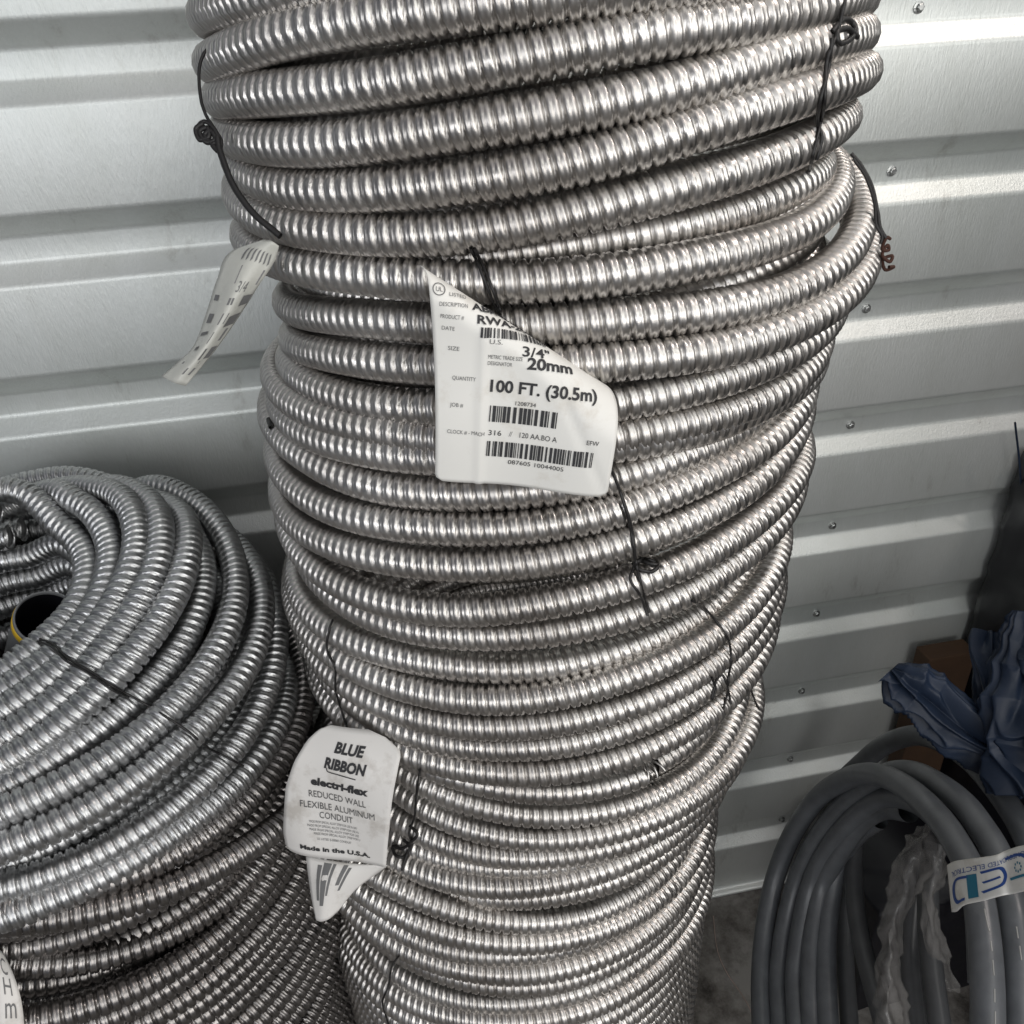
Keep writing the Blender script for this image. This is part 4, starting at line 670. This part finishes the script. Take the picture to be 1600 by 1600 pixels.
    ('c', 0.0011, 0, [(0.1386, -0.5430, -0.2987), (0.1397, -0.5429, -0.3017), (0.1406, -0.5434, -0.3043), (0.1417, -0.5435, -0.3071), (0.1425, -0.5444, -0.3096), (0.1435, -0.5448, -0.3126), (0.1446, -0.5451, -0.3160), (0.1459, -0.5449, -0.3203), (0.1469, -0.5463, -0.3240), (0.1478, -0.5479, -0.3279), (0.1485, -0.5499, -0.3317), (0.1495, -0.5508, -0.3360), (0.1506, -0.5509, -0.3407), (0.1520, -0.5499, -0.3460), (0.1528, -0.5502, -0.3504), (0.1532, -0.5513, -0.3543), (0.1534, -0.5530, -0.3576), (0.1536, -0.5545, -0.3610), (0.1545, -0.5538, -0.3655), (0.1556, -0.5526, -0.3700), (0.1573, -0.5491, -0.3759), (0.1569, -0.5516, -0.3773), (0.1575, -0.5513, -0.3807), (0.1576, -0.5527, -0.3830), (0.1585, -0.5521, -0.3869), (0.1591, -0.5530, -0.3902), (0.1598, -0.5541, -0.3936), (0.1607, -0.5545, -0.3977), (0.1621, -0.5537, -0.4025), (0.1643, -0.5506, -0.4090), (0.1659, -0.5486, -0.4142), (0.1675, -0.5461, -0.4192), (0.1683, -0.5457, -0.4221), (0.1688, -0.5459, -0.4243), (0.1690, -0.5468, -0.4258), (0.1692, -0.5475, -0.4274), (0.1695, -0.5484, -0.4290)]),
    ('c', 0.0016, 0, [(0.1573, -0.5421, -0.3860), (0.1583, -0.5418, -0.3857), (0.1593, -0.5416, -0.3852), (0.1602, -0.5416, -0.3847), (0.1611, -0.5419, -0.3840), (0.1622, -0.5417, -0.3838), (0.1635, -0.5411, -0.3842), (0.1646, -0.5414, -0.3843), (0.1655, -0.5422, -0.3842), (0.1664, -0.5435, -0.3839), (0.1673, -0.5445, -0.3839), (0.1682, -0.5455, -0.3840), (0.1692, -0.5463, -0.3841), (0.1702, -0.5470, -0.3841), (0.1714, -0.5475, -0.3843), (0.1727, -0.5478, -0.3847), (0.1739, -0.5478, -0.3852), (0.1747, -0.5481, -0.3856), (0.1748, -0.5488, -0.3857), (0.1744, -0.5497, -0.3858), (0.1734, -0.5510, -0.3858), (0.1723, -0.5519, -0.3860), (0.1710, -0.5524, -0.3864), (0.1698, -0.5526, -0.3869), (0.1687, -0.5525, -0.3873), (0.1675, -0.5521, -0.3875), (0.1661, -0.5517, -0.3874), (0.1645, -0.5516, -0.3869), (0.1630, -0.5512, -0.3865), (0.1616, -0.5507, -0.3861), (0.1606, -0.5502, -0.3857), (0.1597, -0.5495, -0.3854), (0.1590, -0.5487, -0.3851), (0.1584, -0.5477, -0.3849), (0.1581, -0.5467, -0.3847), (0.1581, -0.5454, -0.3847), (0.1585, -0.5442, -0.3848), (0.1593, -0.5430, -0.3848), (0.1604, -0.5423, -0.3844), (0.1615, -0.5423, -0.3835), (0.1631, -0.5412, -0.3835), (0.1650, -0.5398, -0.3840), (0.1673, -0.5371, -0.3858), (0.1681, -0.5388, -0.3848), (0.1691, -0.5404, -0.3843), (0.1701, -0.5422, -0.3838), (0.1715, -0.5431, -0.3842), (0.1730, -0.5435, -0.3849), (0.1744, -0.5441, -0.3853)]),
    ('d', 0.0011, 0, [(0.2050, -0.5439, -0.4266), (0.2068, -0.5434, -0.4282), (0.2094, -0.5412, -0.4312), (0.2130, -0.5366, -0.4360), (0.2191, -0.5267, -0.4453), (0.2241, -0.5194, -0.4529), (0.2299, -0.5108, -0.4620), (0.2331, -0.5084, -0.4664), (0.2355, -0.5084, -0.4694), (0.2367, -0.5109, -0.4705), (0.2378, -0.5136, -0.4716), (0.2388, -0.5166, -0.4725), (0.2399, -0.5190, -0.4738), (0.2411, -0.5210, -0.4755), (0.2425, -0.5227, -0.4775), (0.2439, -0.5242, -0.4798), (0.2453, -0.5255, -0.4823), (0.2470, -0.5257, -0.4857), (0.2489, -0.5249, -0.4901), (0.2516, -0.5220, -0.4964), (0.2535, -0.5202, -0.5017), (0.2552, -0.5183, -0.5072), (0.2556, -0.5186, -0.5107), (0.2556, -0.5195, -0.5135), (0.2550, -0.5212, -0.5156), (0.2548, -0.5219, -0.5186), (0.2548, -0.5220, -0.5222), (0.2551, -0.5211, -0.5268), (0.2550, -0.5208, -0.5308), (0.2549, -0.5208, -0.5344), (0.2543, -0.5218, -0.5369), (0.2539, -0.5226, -0.5394), (0.2541, -0.5225, -0.5428), (0.2550, -0.5211, -0.5473), (0.2568, -0.5177, -0.5539), (0.2580, -0.5156, -0.5592), (0.2588, -0.5138, -0.5640), (0.2583, -0.5143, -0.5666), (0.2573, -0.5157, -0.5680), (0.2561, -0.5174, -0.5692), (0.2548, -0.5190, -0.5703), (0.2537, -0.5203, -0.5718), (0.2525, -0.5218, -0.5731)]),
    ('d', 0.0011, 0, [(0.2347, -0.5299, -0.5241), (0.2355, -0.5300, -0.5266), (0.2368, -0.5293, -0.5301), (0.2380, -0.5288, -0.5334), (0.2393, -0.5280, -0.5369), (0.2399, -0.5281, -0.5393), (0.2400, -0.5286, -0.5411), (0.2394, -0.5296, -0.5424), (0.2385, -0.5306, -0.5440), (0.2374, -0.5313, -0.5457), (0.2365, -0.5318, -0.5470), (0.2357, -0.5322, -0.5475), (0.2354, -0.5324, -0.5471), (0.2356, -0.5322, -0.5452), (0.2365, -0.5312, -0.5427), (0.2377, -0.5298, -0.5397), (0.2392, -0.5279, -0.5370), (0.2408, -0.5261, -0.5348), (0.2424, -0.5243, -0.5336), (0.2439, -0.5229, -0.5332), (0.2452, -0.5219, -0.5328), (0.2465, -0.5214, -0.5326), (0.2476, -0.5212, -0.5325), (0.2486, -0.5212, -0.5327), (0.2494, -0.5214, -0.5332), (0.2501, -0.5219, -0.5342), (0.2506, -0.5226, -0.5356), (0.2511, -0.5235, -0.5373), (0.2522, -0.5232, -0.5406), (0.2537, -0.5219, -0.5450), (0.2567, -0.5177, -0.5523), (0.2587, -0.5155, -0.5577), (0.2610, -0.5126, -0.5639), (0.2618, -0.5127, -0.5673), (0.2623, -0.5132, -0.5703), (0.2625, -0.5144, -0.5727), (0.2627, -0.5155, -0.5751)]),
    ('d', 0.0011, 0, [(0.3391, -0.4043, -0.6662), (0.3395, -0.4054, -0.6679), (0.3399, -0.4064, -0.6696), (0.3408, -0.4067, -0.6722), (0.3420, -0.4064, -0.6753), (0.3441, -0.4046, -0.6802), (0.3452, -0.4045, -0.6833), (0.3462, -0.4050, -0.6861), (0.3465, -0.4071, -0.6875), (0.3465, -0.4098, -0.6884), (0.3462, -0.4127, -0.6889), (0.3463, -0.4150, -0.6896), (0.3461, -0.4172, -0.6898), (0.3462, -0.4185, -0.6902), (0.3462, -0.4196, -0.6903), (0.3464, -0.4202, -0.6906), (0.3467, -0.4207, -0.6909), (0.3470, -0.4210, -0.6913), (0.3474, -0.4213, -0.6918)]),
    ('d', 0.0011, 0, [(-0.0805, -0.4307, -0.4773), (-0.0811, -0.4322, -0.4779), (-0.0818, -0.4336, -0.4785), (-0.0825, -0.4348, -0.4792), (-0.0832, -0.4359, -0.4802), (-0.0839, -0.4369, -0.4814), (-0.0846, -0.4379, -0.4830), (-0.0854, -0.4390, -0.4851), (-0.0864, -0.4399, -0.4876), (-0.0874, -0.4405, -0.4907), (-0.0884, -0.4404, -0.4944), (-0.0890, -0.4406, -0.4980), (-0.0892, -0.4416, -0.5009), (-0.0887, -0.4439, -0.5027), (-0.0877, -0.4469, -0.5041), (-0.0864, -0.4496, -0.5058), (-0.0851, -0.4522, -0.5076), (-0.0842, -0.4540, -0.5099), (-0.0838, -0.4545, -0.5133), (-0.0842, -0.4532, -0.5180), (-0.0854, -0.4493, -0.5249), (-0.0867, -0.4463, -0.5311), (-0.0880, -0.4428, -0.5377), (-0.0889, -0.4421, -0.5420), (-0.0894, -0.4414, -0.5465), (-0.0897, -0.4403, -0.5512), (-0.0903, -0.4363, -0.5585), (-0.0906, -0.4336, -0.5647), (-0.0909, -0.4302, -0.5718), (-0.0907, -0.4297, -0.5765), (-0.0904, -0.4296, -0.5812), (-0.0898, -0.4315, -0.5848), (-0.0889, -0.4348, -0.5878), (-0.0879, -0.4385, -0.5906), (-0.0869, -0.4421, -0.5933), (-0.0860, -0.4448, -0.5962), (-0.0854, -0.4465, -0.5991), (-0.0852, -0.4462, -0.6028), (-0.0853, -0.4442, -0.6072), (-0.0860, -0.4388, -0.6145), (-0.0865, -0.4346, -0.6202), (-0.0871, -0.4295, -0.6269), (-0.0871, -0.4280, -0.6304)]),
    ('e', 0.0012, 0, [(-0.0220, -0.5078, -0.5956), (-0.0227, -0.5073, -0.5989), (-0.0235, -0.5042, -0.6049), (-0.0244, -0.5007, -0.6115), (-0.0254, -0.4945, -0.6212), (-0.0263, -0.4908, -0.6282), (-0.0272, -0.4873, -0.6354), (-0.0280, -0.4867, -0.6396), (-0.0288, -0.4869, -0.6433), (-0.0296, -0.4867, -0.6475), (-0.0304, -0.4853, -0.6532), (-0.0314, -0.4818, -0.6613), (-0.0322, -0.4795, -0.6679), (-0.0330, -0.4771, -0.6744), (-0.0335, -0.4772, -0.6781), (-0.0340, -0.4779, -0.6809), (-0.0345, -0.4790, -0.6832), (-0.0352, -0.4792, -0.6865), (-0.0360, -0.4787, -0.6908), (-0.0373, -0.4769, -0.6966), (-0.0387, -0.4761, -0.7012), (-0.0402, -0.4756, -0.7055), (-0.0416, -0.4763, -0.7082), (-0.0428, -0.4774, -0.7105), (-0.0436, -0.4786, -0.7124), (-0.0440, -0.4796, -0.7144), (-0.0440, -0.4805, -0.7165), (-0.0438, -0.4808, -0.7192), (-0.0438, -0.4806, -0.7226), (-0.0440, -0.4795, -0.7271), (-0.0445, -0.4791, -0.7309), (-0.0457, -0.4786, -0.7352), (-0.0472, -0.4790, -0.7386), (-0.0488, -0.4795, -0.7418), (-0.0505, -0.4809, -0.7438), (-0.0520, -0.4826, -0.7453), (-0.0531, -0.4843, -0.7463), (-0.0540, -0.4856, -0.7473), (-0.0547, -0.4867, -0.7483), (-0.0552, -0.4876, -0.7494), (-0.0557, -0.4884, -0.7504), (-0.0562, -0.4891, -0.7515), (-0.0568, -0.4898, -0.7528)]),
    ('e', 0.0016, 0, [(-0.0428, -0.4751, -0.7075), (-0.0415, -0.4767, -0.7078), (-0.0401, -0.4783, -0.7084), (-0.0386, -0.4801, -0.7086), (-0.0373, -0.4815, -0.7092), (-0.0365, -0.4828, -0.7099), (-0.0362, -0.4837, -0.7109), (-0.0366, -0.4844, -0.7120), (-0.0375, -0.4848, -0.7134), (-0.0389, -0.4848, -0.7152), (-0.0405, -0.4841, -0.7177), (-0.0423, -0.4824, -0.7215), (-0.0440, -0.4799, -0.7261), (-0.0457, -0.4777, -0.7304), (-0.0475, -0.4758, -0.7344), (-0.0493, -0.4753, -0.7365), (-0.0510, -0.4751, -0.7380), (-0.0527, -0.4750, -0.7391), (-0.0544, -0.4745, -0.7400), (-0.0561, -0.4733, -0.7411), (-0.0578, -0.4721, -0.7412), (-0.0596, -0.4704, -0.7416), (-0.0612, -0.4690, -0.7418), (-0.0625, -0.4674, -0.7427), (-0.0634, -0.4668, -0.7434), (-0.0639, -0.4671, -0.7444), (-0.0640, -0.4684, -0.7450), (-0.0637, -0.4702, -0.7456), (-0.0632, -0.4721, -0.7462), (-0.0625, -0.4739, -0.7466), (-0.0617, -0.4753, -0.7468), (-0.0606, -0.4767, -0.7465), (-0.0591, -0.4778, -0.7465), (-0.0575, -0.4786, -0.7466), (-0.0558, -0.4789, -0.7469), (-0.0543, -0.4790, -0.7470), (-0.0528, -0.4790, -0.7465), (-0.0514, -0.4793, -0.7448), (-0.0500, -0.4793, -0.7427), (-0.0486, -0.4792, -0.7402), (-0.0474, -0.4787, -0.7381), (-0.0465, -0.4779, -0.7363), (-0.0462, -0.4770, -0.7352), (-0.0464, -0.4759, -0.7345), (-0.0472, -0.4745, -0.7343), (-0.0483, -0.4733, -0.7341), (-0.0496, -0.4719, -0.7340), (-0.0508, -0.4707, -0.7336), (-0.0519, -0.4696, -0.7331)]),
    ('f', 0.0012, 0, [(-0.0755, -0.4981, -0.8778), (-0.0774, -0.4973, -0.8822), (-0.0799, -0.4931, -0.8920), (-0.0827, -0.4876, -0.9039), (-0.0862, -0.4775, -0.9236), (-0.0890, -0.4712, -0.9376), (-0.0918, -0.4647, -0.9524), (-0.0935, -0.4635, -0.9593), (-0.0948, -0.4637, -0.9643), (-0.0958, -0.4651, -0.9679), (-0.0968, -0.4663, -0.9719), (-0.0980, -0.4671, -0.9764), (-0.0992, -0.4685, -0.9794), (-0.1007, -0.4699, -0.9822), (-0.1024, -0.4712, -0.9848), (-0.1043, -0.4718, -0.9885), (-0.1062, -0.4721, -0.9927), (-0.1080, -0.4716, -0.9984), (-0.1091, -0.4719, -1.0030), (-0.1097, -0.4725, -1.0075), (-0.1095, -0.4740, -1.0108), (-0.1092, -0.4755, -1.0142), (-0.1087, -0.4766, -1.0183), (-0.1085, -0.4763, -1.0244), (-0.1084, -0.4763, -1.0294), (-0.1084, -0.4759, -1.0345), (-0.1083, -0.4764, -1.0373), (-0.1081, -0.4769, -1.0396), (-0.1080, -0.4773, -1.0422), (-0.1080, -0.4772, -1.0456), (-0.1081, -0.4763, -1.0506)]),
    ('h', 0.0011, 0, [(-0.3430, -0.3838, -0.4846), (-0.3407, -0.3850, -0.4853), (-0.3380, -0.3869, -0.4852), (-0.3353, -0.3890, -0.4851), (-0.3319, -0.3923, -0.4843), (-0.3286, -0.3958, -0.4835), (-0.3244, -0.4009, -0.4818), (-0.3205, -0.4061, -0.4806), (-0.3166, -0.4116, -0.4794), (-0.3136, -0.4157, -0.4795), (-0.3111, -0.4186, -0.4804), (-0.3088, -0.4209, -0.4818), (-0.3059, -0.4238, -0.4825), (-0.3027, -0.4268, -0.4829), (-0.2991, -0.4301, -0.4829), (-0.2958, -0.4327, -0.4834), (-0.2927, -0.4347, -0.4844), (-0.2898, -0.4362, -0.4858), (-0.2870, -0.4377, -0.4874), (-0.2841, -0.4395, -0.4891), (-0.2809, -0.4418, -0.4908), (-0.2778, -0.4440, -0.4926), (-0.2748, -0.4458, -0.4947), (-0.2722, -0.4471, -0.4970), (-0.2699, -0.4476, -0.4996), (-0.2681, -0.4472, -0.5026), (-0.2668, -0.4459, -0.5060), (-0.2658, -0.4442, -0.5096), (-0.2642, -0.4433, -0.5126), (-0.2623, -0.4431, -0.5150), (-0.2599, -0.4439, -0.5169), (-0.2574, -0.4448, -0.5188), (-0.2549, -0.4458, -0.5208), (-0.2527, -0.4457, -0.5236), (-0.2501, -0.4465, -0.5259), (-0.2473, -0.4474, -0.5284), (-0.2419, -0.4537, -0.5268), (-0.2371, -0.4581, -0.5272), (-0.2324, -0.4614, -0.5290), (-0.2285, -0.4626, -0.5329), (-0.2248, -0.4633, -0.5374), (-0.2212, -0.4642, -0.5416), (-0.2178, -0.4653, -0.5453), (-0.2147, -0.4669, -0.5484), (-0.2119, -0.4683, -0.5516), (-0.2102, -0.4671, -0.5570), (-0.2098, -0.4628, -0.5652), (-0.2118, -0.4522, -0.5792), (-0.2125, -0.4447, -0.5899), (-0.2126, -0.4387, -0.5987), (-0.2098, -0.4407, -0.5995), (-0.2071, -0.4427, -0.5998), (-0.2043, -0.4452, -0.5996), (-0.2018, -0.4463, -0.6006), (-0.1994, -0.4474, -0.6019), (-0.1971, -0.4482, -0.6037), (-0.1948, -0.4487, -0.6058), (-0.1930, -0.4479, -0.6092), (-0.1914, -0.4461, -0.6138), (-0.1903, -0.4429, -0.6196), (-0.1886, -0.4415, -0.6237)]),
    ('h', 0.0010, 0, [(-0.3458, -0.3840, -0.4869), (-0.3434, -0.3855, -0.4870), (-0.3402, -0.3883, -0.4860), (-0.3371, -0.3912, -0.4850), (-0.3335, -0.3949, -0.4836), (-0.3305, -0.3978, -0.4830), (-0.3273, -0.4010, -0.4826), (-0.3237, -0.4055, -0.4818), (-0.3200, -0.4106, -0.4811), (-0.3162, -0.4159, -0.4805), (-0.3129, -0.4203, -0.4806), (-0.3101, -0.4234, -0.4815), (-0.3074, -0.4260, -0.4825), (-0.3044, -0.4284, -0.4833), (-0.3012, -0.4309, -0.4837), (-0.2980, -0.4332, -0.4843), (-0.2949, -0.4350, -0.4852), (-0.2920, -0.4366, -0.4864), (-0.2891, -0.4382, -0.4880), (-0.2858, -0.4406, -0.4894), (-0.2825, -0.4433, -0.4910), (-0.2787, -0.4468, -0.4921), (-0.2754, -0.4493, -0.4939), (-0.2725, -0.4511, -0.4961), (-0.2702, -0.4519, -0.4986), (-0.2683, -0.4517, -0.5013), (-0.2671, -0.4505, -0.5046), (-0.2662, -0.4484, -0.5083), (-0.2655, -0.4460, -0.5121), (-0.2645, -0.4444, -0.5153), (-0.2629, -0.4438, -0.5179)]),
    ('c', 0.0024, 0, [(-0.1086, -0.3555, -0.3129), (-0.1081, -0.3582, -0.3134), (-0.1075, -0.3611, -0.3137), (-0.1068, -0.3644, -0.3139), (-0.1063, -0.3668, -0.3145), (-0.1059, -0.3689, -0.3152)])]
for c_, r_, mat_, pts_ in WIRES:
    V_, Q_ = tube(smooth_path(pts_, 3), r_, 7); mesh_np('tie_wire', V_, Q_, M_WIRE, CO[c_])
# rusty twisted end of the wire on the second coil
rc = np.array((0.3818, -0.4463, -0.1901)); pts_ = [rc + np.array([.004 * math.cos(k * 1.9) + .0007 * k, -.002 * math.sin(k * 1.3), .004 * math.sin(k * 1.9) - .0022 * k]) for k in range(12)]
V_, Q_ = tube(smooth_path(pts_, 5), .0013, 7); mesh_np('rusty_end', V_, Q_, M_RUST, CO['b'])
V_, Q_ = tube(crk, .0011, 6); o = mesh_np('floor_crack', V_, Q_, plain('pinkish_crack', (.34, .27, .24), .9), None); o['kind'] = 'structure'
